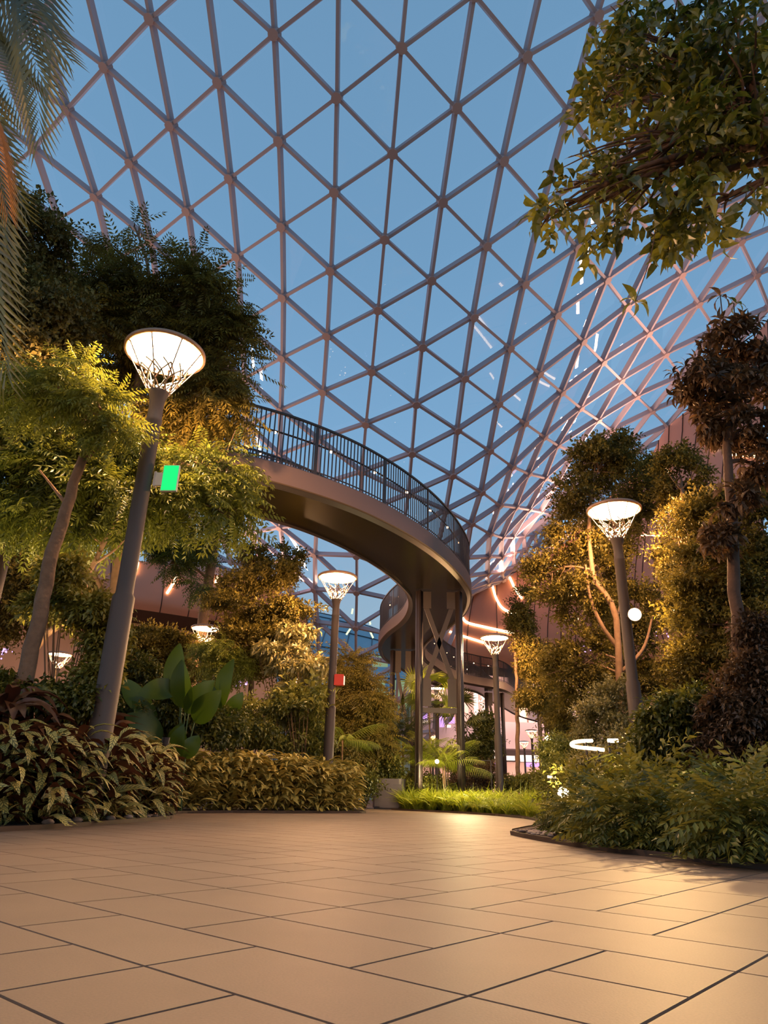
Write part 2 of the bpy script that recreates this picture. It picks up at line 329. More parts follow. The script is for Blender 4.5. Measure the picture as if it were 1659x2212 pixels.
# ---------------------------------------------------------------- ceiling: glass gridshell
NODES='-7,-4,-24.65,20.69,35.83;-6,-4,-21.93,18.54,35.83;-5,-4,-19.21,16.37,35.86;-8,-3,-27.25,26.01,34.59;-7,-3,-24.47,23.95,34.46;-6,-3,-21.72,21.84,34.38;-5,-3,-19.01,19.66,34.39;-4,-3,-16.29,17.47,34.44;-3,-3,-13.53,15.28,34.53;-8,-2,-27.16,29.26,33.32;-7,-2,-24.34,27.24,33.10;-6,-2,-21.54,25.18,32.94;-5,-2,-18.82,23.02,32.90;-4,-2,-16.13,20.80,32.94;-3,-2,-13.41,18.62,33.01;-2,-2,-10.62,16.57,33.07;-1,-2,-7.78,14.57,33.10;-7,-1,-24.31,30.54,31.83;-6,-1,-21.43,28.55,31.56;-5,-1,-18.62,26.49,31.37;-4,-1,-15.95,24.24,31.40;-3,-1,-13.29,22.04,31.43;-2,-1,-10.56,19.90,31.52;-1,-1,-7.79,17.98,31.55;0,-1,-5.01,16.12,31.73;1,-1,-2.18,14.30,32.00;-7,0,-24.37,33.81,30.64;-6,0,-21.48,31.89,30.30;-5,0,-18.56,29.95,29.98;-4,0,-15.66,27.99,29.73;-3,0,-13.06,25.77,29.72;-2,0,-10.45,23.62,29.72;-1,0,-7.76,21.51,29.85;0,0,-5.05,19.48,30.06;1,0,-2.33,17.74,30.45;2,0,0.48,16.19,31.29;3,0,3.41,14.76,32.36;-6,1,-21.69,35.21,29.12;-5,1,-18.74,33.31,28.72;-4,1,-15.80,31.40,28.36;-3,1,-12.92,29.40,28.10;-2,1,-10.35,27.19,28.08;-1,1,-7.76,25.09,28.07;0,1,-5.14,23.05,28.18;1,1,-2.47,21.18,28.60;2,1,0.20,19.52,29.45;3,1,3.03,18.14,30.72;4,1,5.99,17.14,32.19;5,1,9.05,16.44,33.67;6,1,12.14,15.84,35.16;-6,2,-21.98,38.53,28.02;-5,2,-19.05,36.64,27.54;-4,2,-16.11,34.73,27.09;-3,2,-13.22,32.78,26.72;-2,2,-10.49,30.71,26.49;-1,2,-7.88,28.56,26.44;0,2,-5.29,26.44,26.46;1,2,-2.65,24.52,26.74;2,2,-0.06,22.94,27.43;3,2,2.64,21.62,28.75;4,2,5.53,20.38,30.42;5,2,8.52,19.58,32.00;6,2,11.55,18.98,33.52;7,2,14.62,18.40,35.02;-5,3,-19.42,39.96,26.38;-4,3,-16.49,38.04,25.89;-3,3,-13.58,36.10,25.42;-2,3,-10.77,34.11,25.04;-1,3,-8.14,32.00,24.80;0,3,-5.53,29.77,24.88;1,3,-2.93,27.80,25.01;2,3,-0.32,26.18,25.57;3,3,2.30,24.96,26.75;4,3,5.04,23.94,28.35;5,3,8.00,22.80,30.24;6,3,10.97,22.17,31.84;7,3,14.02,21.57,33.39;8,3,17.12,20.92,34.90;-5,4,-19.79,43.30,25.21;-4,4,-16.88,41.33,24.69;-3,4,-13.97,39.37,24.18;-2,4,-11.10,37.41,23.72;-1,4,-8.39,35.33,23.39;0,4,-5.85,33.05,23.35;1,4,-3.23,31.02,23.45;2,4,-0.58,29.35,23.90;3,4,2.01,28.15,24.86;4,4,4.67,27.27,26.34;5,4,7.44,26.38,28.18;6,4,10.38,25.54,30.01;7,4,13.40,24.82,31.73;8,4,16.50,24.11,33.31;9,4,19.67,23.39,34.79;-5,5,-20.09,46.62,23.95;-4,5,-17.24,44.59,23.45;-3,5,-14.38,42.59,22.95;-2,5,-11.51,40.60,22.46;-1,5,-8.64,38.61,22.02;0,5,-6.25,36.29,21.86;1,5,-3.59,34.23,21.95;2,5,-0.85,32.54,22.27;3,5,1.78,31.28,23.05;4,5,4.39,30.43,24.42;5,5,7.05,29.75,26.16;6,5,9.83,29.02,28.07;7,5,12.77,28.19,30.00;8,5,15.84,27.37,31.75;9,5,19.03,26.57,33.30;10,5,22.27,25.83,34.67;11,5,25.55,25.17,35.95;-5,6,-20.28,49.91,22.57;-4,6,-17.48,47.84,22.11;-3,6,-14.70,45.79,21.66;-2,6,-11.93,43.74,21.21;-1,6,-9.20,41.65,20.77;0,6,-6.63,39.49,20.47;1,6,-4.03,37.39,20.51;2,6,-1.16,35.71,20.75;3,6,1.63,34.38,21.37;4,6,4.23,33.50,22.60;5,6,6.74,32.93,24.30;6,6,9.39,32.31,26.24;7,6,12.21,31.60,28.22;8,6,15.13,30.73,30.19;9,6,18.32,29.83,31.83;10,6,21.58,28.98,33.28;11,6,24.80,28.32,34.52;12,6,28.03,27.73,35.67;-5,7,-20.39,53.14,21.07;-4,7,-17.63,51.05,20.65;-3,7,-14.88,48.98,20.27;-2,7,-12.17,46.88,19.89;-1,7,-9.54,44.73,19.51;0,7,-6.90,42.60,19.14;1,7,-4.21,40.60,18.93;2,7,-1.41,38.88,19.14;3,7,1.56,37.47,19.81;4,7,4.15,36.54,20.94;5,7,6.53,36.03,22.52;6,7,8.98,35.57,24.41;7,7,11.61,34.96,26.43;8,7,14.31,34.25,28.49;9,7,17.50,33.29,30.28;10,7,20.85,32.18,31.91;11,7,24.04,31.50,33.15;12,7,27.23,30.92,34.28;13,7,30.47,30.34,35.36;-5,8,-20.47,56.33,19.48;-4,8,-17.72,54.19,19.06;-3,8,-14.96,52.11,18.71;-2,8,-12.25,50.02,18.42;-1,8,-9.64,47.86,18.17;0,8,-7.15,45.66,17.88;1,8,-4.42,43.69,17.47;2,8,-1.52,41.99,17.60;3,8,1.49,40.55,18.45;4,8,4.14,39.59,19.41;5,8,6.40,39.11,20.95;6,8,8.64,38.76,22.81;7,8,11.03,38.26,24.86;8,8,13.69,37.62,26.84;9,8,16.59,36.85,28.63;10,8,19.69,35.92,30.31;11,8,23.13,34.83,31.79;12,8,26.36,34.18,32.91;13,8,29.55,33.62,34.02;-4,9,-17.83,57.25,17.30;-3,9,-15.06,55.17,16.99;-2,9,-12.27,53.09,16.74;-1,9,-9.56,50.99,16.56;0,9,-7.14,48.76,16.45;1,9,-4.70,46.64,16.28;2,9,-1.75,45.10,15.74;3,9,1.22,43.67,16.81;4,9,4.02,42.65,18.27;5,9,6.29,42.23,19.47;6,9,8.35,41.98,21.28;7,9,10.53,41.54,23.39;8,9,13.03,40.98,25.41;9,9,15.78,40.26,27.26;10,9,18.75,39.46,28.92;11,9,21.98,38.53,30.30;12,9,25.36,37.61,31.52;13,9,28.57,36.96,32.71;14,9,31.79,36.38,33.80;-4,10,-17.95,60.27,15.47;-3,10,-15.21,58.14,15.12;-2,10,-12.43,56.05,14.86;-1,10,-9.62,53.99,14.72;0,10,-6.79,51.94,14.67;1,10,-4.83,49.62,14.53;2,10,-1.76,48.08,14.02;3,10,1.10,46.69,15.17;4,10,3.72,45.74,16.72;5,10,5.98,45.27,18.38;6,10,7.99,45.23,19.81;7,10,10.05,44.78,22.13;8,10,12.19,44.32,24.27;9,10,15.10,43.61,26.07;10,10,17.85,42.93,27.72;11,10,20.94,42.15,29.01;12,10,24.23,41.22,30.33;13,10,27.50,40.42,31.54;14,10,30.73,39.74,32.68;15,10,33.98,39.14,33.65;-3,11,-15.40,61.04,13.15;-2,11,-12.64,58.94,12.85;-1,11,-9.87,56.85,12.62;0,11,-7.19,54.76,12.57;1,11,-4.80,52.64,12.78;2,11,-1.83,50.99,12.11;3,11,1.27,49.51,13.82;4,11,3.84,48.54,15.12;5,11,5.91,48.24,16.81;6,11,7.71,48.22,18.74;7,11,9.68,47.99,20.86;8,11,11.92,47.49,23.13;9,11,14.16,47.01,25.10;10,11,17.02,46.30,26.74;11,11,20.01,45.58,28.13;12,11,23.20,44.78,29.30;13,11,26.43,43.93,30.54;14,11,29.66,43.17,31.72;15,11,32.91,42.49,32.81;-3,12,-15.59,63.95,11.19;-2,12,-12.86,61.80,10.83;-1,12,-10.13,59.66,10.48;0,12,-7.41,57.53,10.20;1,12,-4.70,55.55,10.21;2,12,-1.85,53.87,10.49;3,12,1.27,52.38,11.83;4,12,4.21,51.15,13.42;7,12,9.12,51.19,19.57;8,12,11.30,50.77,21.89;9,12,13.63,50.27,24.00;10,12,16.27,49.65,25.78;11,12,19.23,48.94,27.20;12,12,22.26,48.30,28.40;13,12,25.40,47.44,29.72;14,12,28.61,46.62,30.93;15,12,31.84,45.87,32.05;1,13,-4.75,58.21,7.70;2,13,-1.83,56.54,8.30;3,13,1.42,55.11,10.22;4,13,4.43,53.82,11.64;8,13,10.52,54.07,20.67;9,13,12.93,53.57,22.88;10,13,15.50,52.99,24.82;11,13,18.28,52.34,26.47;12,13,21.15,51.67,27.92;13,13,24.36,50.89,29.10;14,13,27.58,50.07,30.29;15,13,30.79,49.27,31.43;2,14,-1.81,58.93,5.76;3,14,1.35,57.70,7.67;4,14,4.50,56.55,9.67;9,14,12.05,56.89,21.86;10,14,14.66,56.33,23.88;11,14,17.41,55.70,25.68;12,14,20.30,55.01,27.24;13,14,23.36,54.27,28.58;14,14,26.54,53.48,29.78;15,14,29.76,52.68,30.93;10,15,13.67,59.69,23.07;11,15,16.52,59.05,24.87;12,15,19.43,58.36,26.54;13,15,22.44,57.64,28.01;14,15,25.56,56.86,29.29;15,15,28.74,56.06,30.50;13,16,21.49,61.01,27.43;14,16,24.60,60.24,28.80'
NP={}
for t in NODES.split(';'):
    q=t.split(',');NP[(int(q[0]),int(q[1]))]=np.array([float(x) for x in q[2:]])
# cut what the two folds replace
for k in list(NP):
    i,j=k
    if i<=-1 and j>=9: del NP[k]
    elif i>=6 and j>i+5: del NP[k]
    elif i==5 and j>11: del NP[k]
    elif i<-6 and j>1: del NP[k]
def ext(k,a,b):
    if k not in NP: NP[k]=2*NP[a]-NP[b]
for j in(14,15,16):
    for i in range(0,5): 
        if (i,j-1) in NP and (i,j-2) in NP: ext((i,j),(i,j-1),(i,j-2))
for j in(11,12,13,14):
    for i in(0,):
        if (i,j) not in NP: ext((i,j),(i,j-1),(i,j-2))
RIMR=[(960,1290,60,10.5),(1022,1267,58,10),(1115,1236,57,9.5),(1207,1184,55,9),(1300,1090,51,9),(1395,1000,46,8.5),(1440,925,42,8.5),(1540,840,36,8),(1659,690,30,8)]
RIML=[(-250,1140,26,11),(-60,1165,34,11.2),(100,1190,41,11.3),(225,1205,45,11.4),(330,1215,46,11.4),(480,1243,48,11.2),(560,1262,50,11),(650,1296,52,10.6)]
rimr=np.array([atY(*r[:3]) for r in RIMR]);riml=np.array([atY(*r[:3]) for r in RIML])
def rim_at(rim,px):
    xs=[proj(p)[0] for p in rim];return np.array([np.interp(px,xs,rim[:,k]) for k in range(3)])
for k in range(5,13):                                # right fold: rows below the crease to the rim
    top=NP.get((k,k+5)) if k>5 else NP.get((5,11))
    if top is None: top=2*NP[(k-1,k+4)]-NP[(k-2,k+3)]
    NP[(k,k+5+(k==5))]=top
    rp_=rim_at(rimr,1022+(k-5)*38)
    for r in range(1,6):
        t=r/5;p=top*(1-t)+rp_*t;p=p+np.array([0,2.2*math.sin(PI*t),-.9*math.sin(PI*t)]);NP[(k,k+5+(k==5)+r)]=p
for i in range(-6,0):
    if (i,8) not in NP: continue
    top=NP[(i,8)];rp_=rim_at(riml,600+(i+1)*68)
    for r in range(1,4):
        t=r/3;p=top*(1-t)+rp_*t;p=p+np.array([0,1.5*math.sin(PI*t),-.5*math.sin(PI*t)]);NP[(i,8+r)]=p
CI=np.array([2,24,4.])
def nrm_at(k):
    p=NP[k];n=np.zeros(3);D=[(1,0),(1,1),(0,1),(-1,0),(-1,-1),(0,-1)]
    for a,b in zip(D,D[1:]+D[:1]):
        A=(k[0]+a[0],k[1]+a[1]);B=(k[0]+b[0],k[1]+b[1])
        if A in NP and B in NP: c=np.cross(NP[A]-p,NP[B]-p);n+=c/ (np.linalg.norm(c)+1e-9)
    if np.linalg.norm(n)<1e-6:n=p-CI
    n/=np.linalg.norm(n)
    return n
NR={k:nrm_at(k) for k in NP}
ref=NR[(2,2)]; sgn=1 if ref.dot(NP[(2,2)]-CI)>0 else -1
NR={k:n*sgn for k,n in NR.items()}
mb=MB();hb=MB();tris=[];idx={k:n for n,k in enumerate(NP)}
for k in NP:
    for d in((1,0),(0,1),(1,1)):
        q=(k[0]+d[0],k[1]+d[1])
        if q in NP:
            L=np.linalg.norm(NP[k]-NP[q])
            if L>9: continue
            mb.beam(NP[k],NP[q],NR[k]+NR[q],.15,.36,.06)
    a,b,c,d=k,(k[0]+1,k[1]),(k[0]+1,k[1]+1),(k[0],k[1]+1)
    for T in((a,b,c),(a,c,d)):
        if all(t in NP for t in T): tris.append([idx[t] for t in T])
    n=NR[k];u=np.cross(n,[0,0,1.]);u/=np.linalg.norm(u)+1e-9;w=np.cross(n,u);p=NP[k]
    V=[p+(u*math.cos(t)+w*math.sin(t))*.24-n*z for z in(.04,.50) for t in np.arange(8)*PI/4]
    hb.add(V,[tuple(range(8)),tuple(range(15,7,-1))]+[(i,8+i,8+(i+1)%8,(i+1)%8) for i in range(8)])
ceil=mb.build('ceiling',MT['beam']);tag(ceil,kind='structure')
hb.build('node_hub',MT['hub'],ceil)
V=np.array([NP[k]+NR[k]*.03 for k in NP]);link('glazing',npmesh('glazing',V,np.array(tris),MT['glass']),ceil)
# ---------------------------------------------------------------- copper clad canopies left and right
def canopy(name,rim,rows,bulge,q0,near_ext):
    """convex cladding band hung under the rim, then a recessed soffit and a plaster wall to the ground"""
    top=spline(rim,60);zb=np.interp(np.linspace(0,1,60),np.linspace(0,1,len(rows)),[r[3] for r in rows])
    nt=12;V=[]
    T=np.gradient(top,axis=0);T[:,2]=0;T/=np.linalg.norm(T,axis=1)[:,None]
    nrm=np.stack([T[:,1],-T[:,0],0*T[:,0]],1)
    c=np.array([0,20,0]);
    for q in range(60):
        if nrm[q].dot(c-top[q])<0: nrm[q]*=-1
    for q in range(60):
        for r in range(nt+1):
            t=r/nt;z=top[q][2]*(1-t)+zb[q]*t
            V.append(top[q]*[1,1,0]+nrm[q]*bulge*math.sin(PI*.5*min(1,t*1.15))**1.3*(1 if t<.87 else 1-(t-.87)*1.5)+[0,0,z])
    F=[(a*(nt+1)+r,(a+1)*(nt+1)+r,(a+1)*(nt+1)+r+1,a*(nt+1)+r+1) for a in range(59) for r in range(nt)]
    b=MB();b.add(V,F);o=b.build(name,MT['orange'],smooth=True);tag(o,kind='structure')
    V=np.array(V).reshape(60,nt+1,3)
    s=MB()                                            # cladding seams: thin proud ribs
    for q in range(2,60,3): s.tube(V[q]+nrm[q]*.02,.035,5)
    s.build('cladding_seam',MT['seam'],o)
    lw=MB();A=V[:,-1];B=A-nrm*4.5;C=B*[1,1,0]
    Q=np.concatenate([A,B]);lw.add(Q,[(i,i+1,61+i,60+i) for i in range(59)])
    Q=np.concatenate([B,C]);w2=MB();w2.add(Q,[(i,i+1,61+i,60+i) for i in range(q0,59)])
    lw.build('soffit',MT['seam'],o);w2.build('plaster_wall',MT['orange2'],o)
    return o,V
wl,VL=canopy('wall_left',riml,RIML,1.6,0,0)
wr,VR=canopy('wall_right',rimr,RIMR,2.6,22,0)
def bvh(o):
    me=o.data;return BVHTree.FromPolygons([v.co.copy() for v in me.vertices],[tuple(p.vertices) for p in me.polygons])
BL,BR=bvh(wl),bvh(wr)
def on(b,px,py,off=.12):
    d=ray(px,py);d=d/np.linalg.norm(d);h=b.ray_cast(Vector(CAM),Vector(d))
    return None if h[0] is None else np.array(h[0])-d*off
def strip(b,pts,r,label,dash=None):
    P=[on(b,*p) for p in pts];P=[p for p in P if p is not None]
    if len(P)<2: return
    P=spline(np.array(P),max(8,len(P)*5));m=MB();m.tube(P,r,6)
    c=P.mean(0);o=m.build('strip_light',MT['strip'],loc=c);tag(o,label,'strip light','curved light strips on the copper canopies')
strip(BL,[(390,1222),(382,1245),(371,1265),(361,1281)],.09,'curved light strip on the left copper canopy, right of the big lamp pole')
strip(BL,[(302,1198),(298,1215),(291,1240)],.09,'curved light strip just right of the nearest lamp pole, on the left copper canopy')
strip(BL,[(107,1140),(102,1160),(94,1190)],.09,'curved light strip glimpsed beside the thick brown trunk at far left')
strip(BL,[(470,1246),(466,1258)],.09,'short light strip beside the bare trunk, on the left copper canopy')
strip(BR,[(1063,1263),(1071,1290),(1083,1311),(1100,1322),(1118,1327)],.10,'hooked light strip on the right copper canopy behind the walkway bend')
strip(BR,[(1101,1247),(1112,1270),(1127,1292)],.10,'short slanting light strip on the right copper canopy, above the hooked one')
strip(BR,[(998,1333),(1010,1345),(1050,1355),(1110,1368)],.10,'long low light strip running from the walkway column to the lamp')
strip(BR,[(965,1362),(1000,1374),(1045,1388)],.10,'lowest long light strip seen between the crossed walkway columns')
strip(BR,[(1190,1190),(1196,1212),(1206,1235)],.10,'light strip in the gap between the grey-green tree and the canopy rim')
strip(BR,[(1405,1090),(1430,1102),(1490,1110)],.09,'dashed light strip right of the bright right lamp')
strip(BR,[(1526,1112),(1560,1114),(1590,1118)],.09,'short level light strip far right of the bright lamp')
strip(BR,[(1480,885),(1492,908)],.11,'stubby light strip below the brown magnolia crown')
strip(BR,[(1518,945),(1526,955),(1545,972)],.09,'light strip dropping down the canopy under the magnolia')
strip(BR,[(1578,981),(1605,983),(1637,985)],.09,'level light strip at the right edge under the magnolia')
strip(BR,[(1424,995),(1432,1010),(1448,1022)],.09,'three-dot light strip above and right of the right lamp')
strip(BR,[(1383,1155),(1425,1158)],.07,'faint light strip below right of the lamp basket')
strip(BR,[(1450,1160),(1485,1163)],.07,'faint light strip above the right shrub mass')
# ---------------------------------------------------------------- street lamps
def make_lamp(full=True):
    P={}
    m=MB();m.lathe([(.0,0),(.19,0),(.19,.03),(.135,.05),(.13,.06),(.128,2.4),(.10,2.45),(.098,4.72),(.103,4.74),(.103,4.78),(.094,4.80),(.092,4.95),(.10,5.08),(.125,5.16),(.135,5.2),(.0,5.2)],20)
    P['pole']=(m,MT['pole'],True)
    m=MB();m.lathe([(0,5.92),(.36,5.90),(.50,5.86),(.535,5.83),(.535,5.79),(.49,5.78),(.47,5.80),(0,5.82)],40);P['cap']=(m,MT['cap'],True)
    m=MB();m.lathe([(0,5.775),(.25,5.78),(.468,5.80)],40);P['diffuser']=(m,MT['lampglow'],True)
    m=MB();N=9
    def cone(a,t):
        r=.125+(.455-.125)*t;return np.array([r*math.cos(a),r*math.sin(a),5.2+.56*t])
    for k in range(N):
        a=2*PI*k/N+.2;d=2*PI/N
        for t0,t1,sg in((0,.56,1.5),(0,.56,-1.5),(.3,.62,-1)):
            m.tube([cone(a+sg*d*(u),t0+(t1-t0)*u) for u in np.linspace(0,1,4)],.011,5)
    P['lattice']=(m,MT['lattice'],False)
    m=MB();m.lathe([(0,5.2),(.05,5.2),(.05,5.22),(0,5.22)],12)
    return P
LAMPM={}
def lamp(x,y,label,rz=0,h=1.,power=900,name='street_lamp'):
    t=empty(name,(x,y,0),label,'street lamp','basket-topped street lamps along the garden path',rz)
    if not LAMPM:
        for k,(m,mt,sm) in make_lamp().items(): o=m.build(k,mt,smooth=sm);LAMPM[k]=o.data;bpy.data.objects.remove(o)
        m=MB();m.tube([[.13,0,5.18],[.50,0,5.80]],.009,6);m.lathe([(0,5.4),(.016,5.4),(.016,5.43),(0,5.43)],6,(.22,0,0));o=m.build('rod',MT['rod']);LAMPM['rod']=o.data;bpy.data.objects.remove(o)
    for k in('pole','cap','diffuser','lattice'): link(k,LAMPM[k],t)
    for q in range(8): link('rod',LAMPM['rod'],t,None,q*PI/4+.1)
    t.scale=(h,h,h)
    if power:
        l=light('lamp_light','POINT',(x,y,5.66*h),power*.78,WARM,shadow_soft_size=.10);return t,l
    return t,None
LAMPS=[
 (357,765,7.0,'nearest and tallest-looking street lamp, carrying the green panel',3400),
 (729,1248,5.8,'street lamp against the glass wall under the walkway, with the red box',2300),
 (1326,1103,5.8,'bright street lamp at right amid trees, with the round spotlight on its pole',2300),
 (1068,1378,5.8,'street lamp standing in the lime grass right of the crossed walkway columns',2300),
 (445,1358,5.8,'street lamp glowing under the bare leaning trunk, behind the paddle leaves',1900),
 (130,1414,5.8,'distant street lamp low between the two slanting trunks at far left',1900),
 (935,1583,5.8,'small distant street lamp between the walkway columns, above the bright palm',900),
 (881,1605,5.8,'tiny distant street lamp above the steel bin',900),
 (1148,1579,5.8,'higher of two small distant street lamps right of the lamp in the lime grass',900),
 (1132,1603,5.8,'lower of two small distant street lamps right of the lamp in the lime grass',900),
 (944,1487,7.6,'far street lamp high above the palm, seen between the walkway columns',300),
 (1175,1500,6.4,'distant street lamp beside the white column, behind the right trees',700),
 (1160,1466,7.9,'upper far street lamp above another, beside the white column',300),
 (643,1449,5.8,'street lamp half hidden inside the pale-leaved shrub',1500),
]
for px,py,z,lab,pw in LAMPS:
    p=atZ(px,py,z);lamp(p[0],p[1],lab,rz=random.random(),h=z/5.8,power=pw)
lamp(1.6,-5.5,'street lamp standing behind the viewpoint, out of view',power=800)
lamp(-3.5,-2.5,'second street lamp out of view behind the viewpoint at left',power=800)
# things on the lamp poles
pl=atZ(357,765,7.0);LY=pl[1];pl=np.array([pl[0],pl[1],0])
g=atY(367,1032,LY);gx,gz=g[0],g[2]
def rz2(a): return np.array([[math.cos(a),-math.sin(a),0],[math.sin(a),math.cos(a),0],[0,0,1]])
t=empty('sign_panel',(gx,LY,gz),'small glowing green panel on a bracket, fixed to the nearest lamp pole','sign')
Rg=rz2(R_(-4))
m=MB();m.box((0,.03,0),(.245,.05,.43),Rg);m.build('housing',MT['whitebox'],t)
m=MB();m.box((0,-.0,0),(.225,.012,.405),Rg);m.build('green_face',MT['green'],t)
m=MB();m.box((-.185,.05,-.01),(.15,.05,.21),Rg);m.box((-.235,.06,-.01),(.03,.09,.24),Rg);m.build('bracket',MT['whitebox'],t)
pm=atZ(729,1248,5.8);c=atY(735,1470,pm[1])
t=empty('alarm_box',(c[0],c[1]-.02,c[2]),'small red box with a pale lit side, on the lamp pole under the walkway','box')
m=MB();m.box((-.03,0,0),(.24,.2,.26));m.box((-.03,0,.135),(.2,.16,.02));m.build('body',MT['red'],t)
m=MB();m.box((.10,0,0),(.03,.17,.2));m.build('lit_side',MT['whitelit'],t)
pr=atZ(1326,1103,5.8);c=atY(1371,1327,pr[1]-.3)
t=empty('spotlight',(c[0],c[1],c[2]),'round blazing spotlight clamped to the pole of the right lamp','spotlight')
aim=np.array([.6,1.2,0]);d=aim-c;d/=np.linalg.norm(d)
m=MB();m.tube([-d*.16,-d*.13,d*0,d*.05],[.07,.11,.125,.125],18);m.build('housing',MT['pole'],t)
m=MB();m.tube([d*.052,d*.058],[.112,.112],18);m.build('lens',MT['spotglow'],t)
m=MB();m.tube([[0,.05,0],[pr[0]-c[0],pr[1]-c[1]-.1,.0]],.025,6);m.build('clamp',MT['pole'],t)
light('spot_beam','SPOT',tuple(c+d*.1),1100,(1,.60,.24),spot_size=R_(80),spot_blend=.8,shadow_soft_size=.06,aim=tuple(aim))
# ---------------------------------------------------------------- elevated walkway
CL=np.array([[-11,13.2],[-8,13.8],[-6,14.4],[-4.0,15.3],[-2.7,16.05],[-1.35,17.25],[-.05,19.0],[1.05,21.1],[1.9,23.5],[2.17,25.3],[2.15,27.2],[1.9,29],[1.4,31],[1.1,33],[1.08,35],[1.35,37.3],[2.15,39.8],[3.05,42.3],[4.2,44.8],[5.6,46.3],[7.2,47.7],[8.3,50],[9.3,53],[11.2,57.6],[13,62],[16,67],[20,71]])
C_=spline(np.c_[CL,np.zeros(len(CL))],420);T_=np.gradient(C_,axis=0);T_/=np.linalg.norm(T_,axis=1)[:,None];N_=np.stack([T_[:,1],-T_[:,0],0*T_[:,0]],1) # right-hand normal
ZD=np.full(len(C_),7.6);HW=1.17
def sweep(sec,closed=True):
    n=len(sec);V=[C_[i]+N_[i]*a+[0,0,ZD[i]+b] for i in range(len(C_)) for a,b in sec]
    F=[(i*n+k,i*n+(k+1)%n,(i+1)*n+(k+1)%n,(i+1)*n+k) for i in range(len(C_)-1) for k in range(n if closed else n-1)]
    return V,F
WK=empty('elevated_walkway',(2.1,26.5,0),'dark S-curved elevated walkway winding through the garden on crossed columns','walkway')
def wk(m,name,mat,parent=None,smooth=False,loc=(2.1,26.5,0)):
    o=m.build(name,mat,parent if parent is not None else WK,smooth=smooth)
    if parent is None:
        o.data.transform(Matrix.Translation((-loc[0],-loc[1],-loc[2])))
    return o
m=MB();m.add(*sweep([(-1.02,-.5),(1.02,-.5),(1.05,-.30),(1.05,-.1),(-1.05,-.1),(-1.05,-.30)]));wk(m,'soffit',MT['soffit'],smooth=False)
m=MB();m.add(*sweep([(-1.05,-.1),(1.05,-.1),(1.05,-.04),(-1.05,-.04)]));wk(m,'deck',MT['deck'])
for s in(1,-1):
    m=MB();m.add(*sweep([(1.17*s,-.48),(1.05*s,-.50),(1.05*s,0),(1.13*s,.04),(1.17*s,.0)]));wk(m,'fascia',MT['fascia'])
    m=MB();m.add(*sweep([(1.0*s,-.58),(1.12*s,-.50),(1.0*s,-.50)]));wk(m,'drip_edge',MT['rail'])
    m=MB();m.add(*sweep([(1.08*s,1.36),(1.14*s,1.36),(1.14*s,1.41),(1.08*s,1.41)]));m.add(*sweep([(1.10*s,.10),(1.12*s,.10),(1.12*s,.13),(1.10*s,.13)]));wk(m,'top_rail',MT['rail'])
    P=C_+N_*(.98*s)+np.array([0,0,1])*(ZD+.93)[:,None];m=MB();m.tube(P,.024,6);wk(m,'handrail',MT['rail'])
arc=np.r_[0,np.cumsum(np.linalg.norm(np.diff(C_,axis=0),axis=1))]
def atarc(s): return np.array([np.interp(s,arc,C_[:,k]) for k in range(3)]),np.array([np.interp(s,arc,N_[:,k]) for k in range(3)])
bal=MB();bal.box((0,0,.68),(.018,.03,1.36));bo=bal.build('baluster',MT['rail']);bme=bo.data;bpy.data.objects.remove(bo)
cand=[]
for s in(1,-1):
    for a in np.arange(0,arc[-1],.105):
        p,n=atarc(a);cand.append((p+n*1.11*s+[0,0,7.6],math.atan2(n[1],n[0])))
def score(c):
    q=proj(c[0]+[0,0,.7]);return (0 if 495<q[0]<1025 and c[0][1]<26.5 else 1000)+np.linalg.norm(c[0]-CAM)
cand.sort(key=score)
for p,a in cand[:100]: link('baluster',bme,WK,tuple(p-[2.1,26.5,0]),a)
m=MB()
for p,a in cand[100:]: m.box(p+[0,0,.68],(.018,.03,1.36),rz2(a))
o=wk(m,'balusters',MT['rail']);o['kind']='stuff'
m=MB();m.box((0,0,.69),(.03,.07,1.38));po=m.build('rail_post',MT['rail']);pme=po.data;bpy.data.objects.remove(po)
m=MB();m.lathe([(0,-.035),(.033,-.018),(.038,0),(.033,.018),(0,.033)],8);lo=m.build('rail_light',MT['raillight'],smooth=True);lme=lo.data;bpy.data.objects.remove(lo)
for s in(1,-1):
    for a in np.arange(.4,arc[-1],2.2):
        p,n=atarc(a);link('rail_post',pme,WK,tuple(p+n*1.11*s+[0,0,7.6]-np.array([2.1,26.5,0])),math.atan2(n[1],n[0]))
    for a in np.arange(1.0,arc[-1]*.62,1.45):
        p,n=atarc(a);link('rail_light',lme,WK,tuple(p+n*.98*s+[0,0,8.49]-np.array([2.1,26.5,0])))
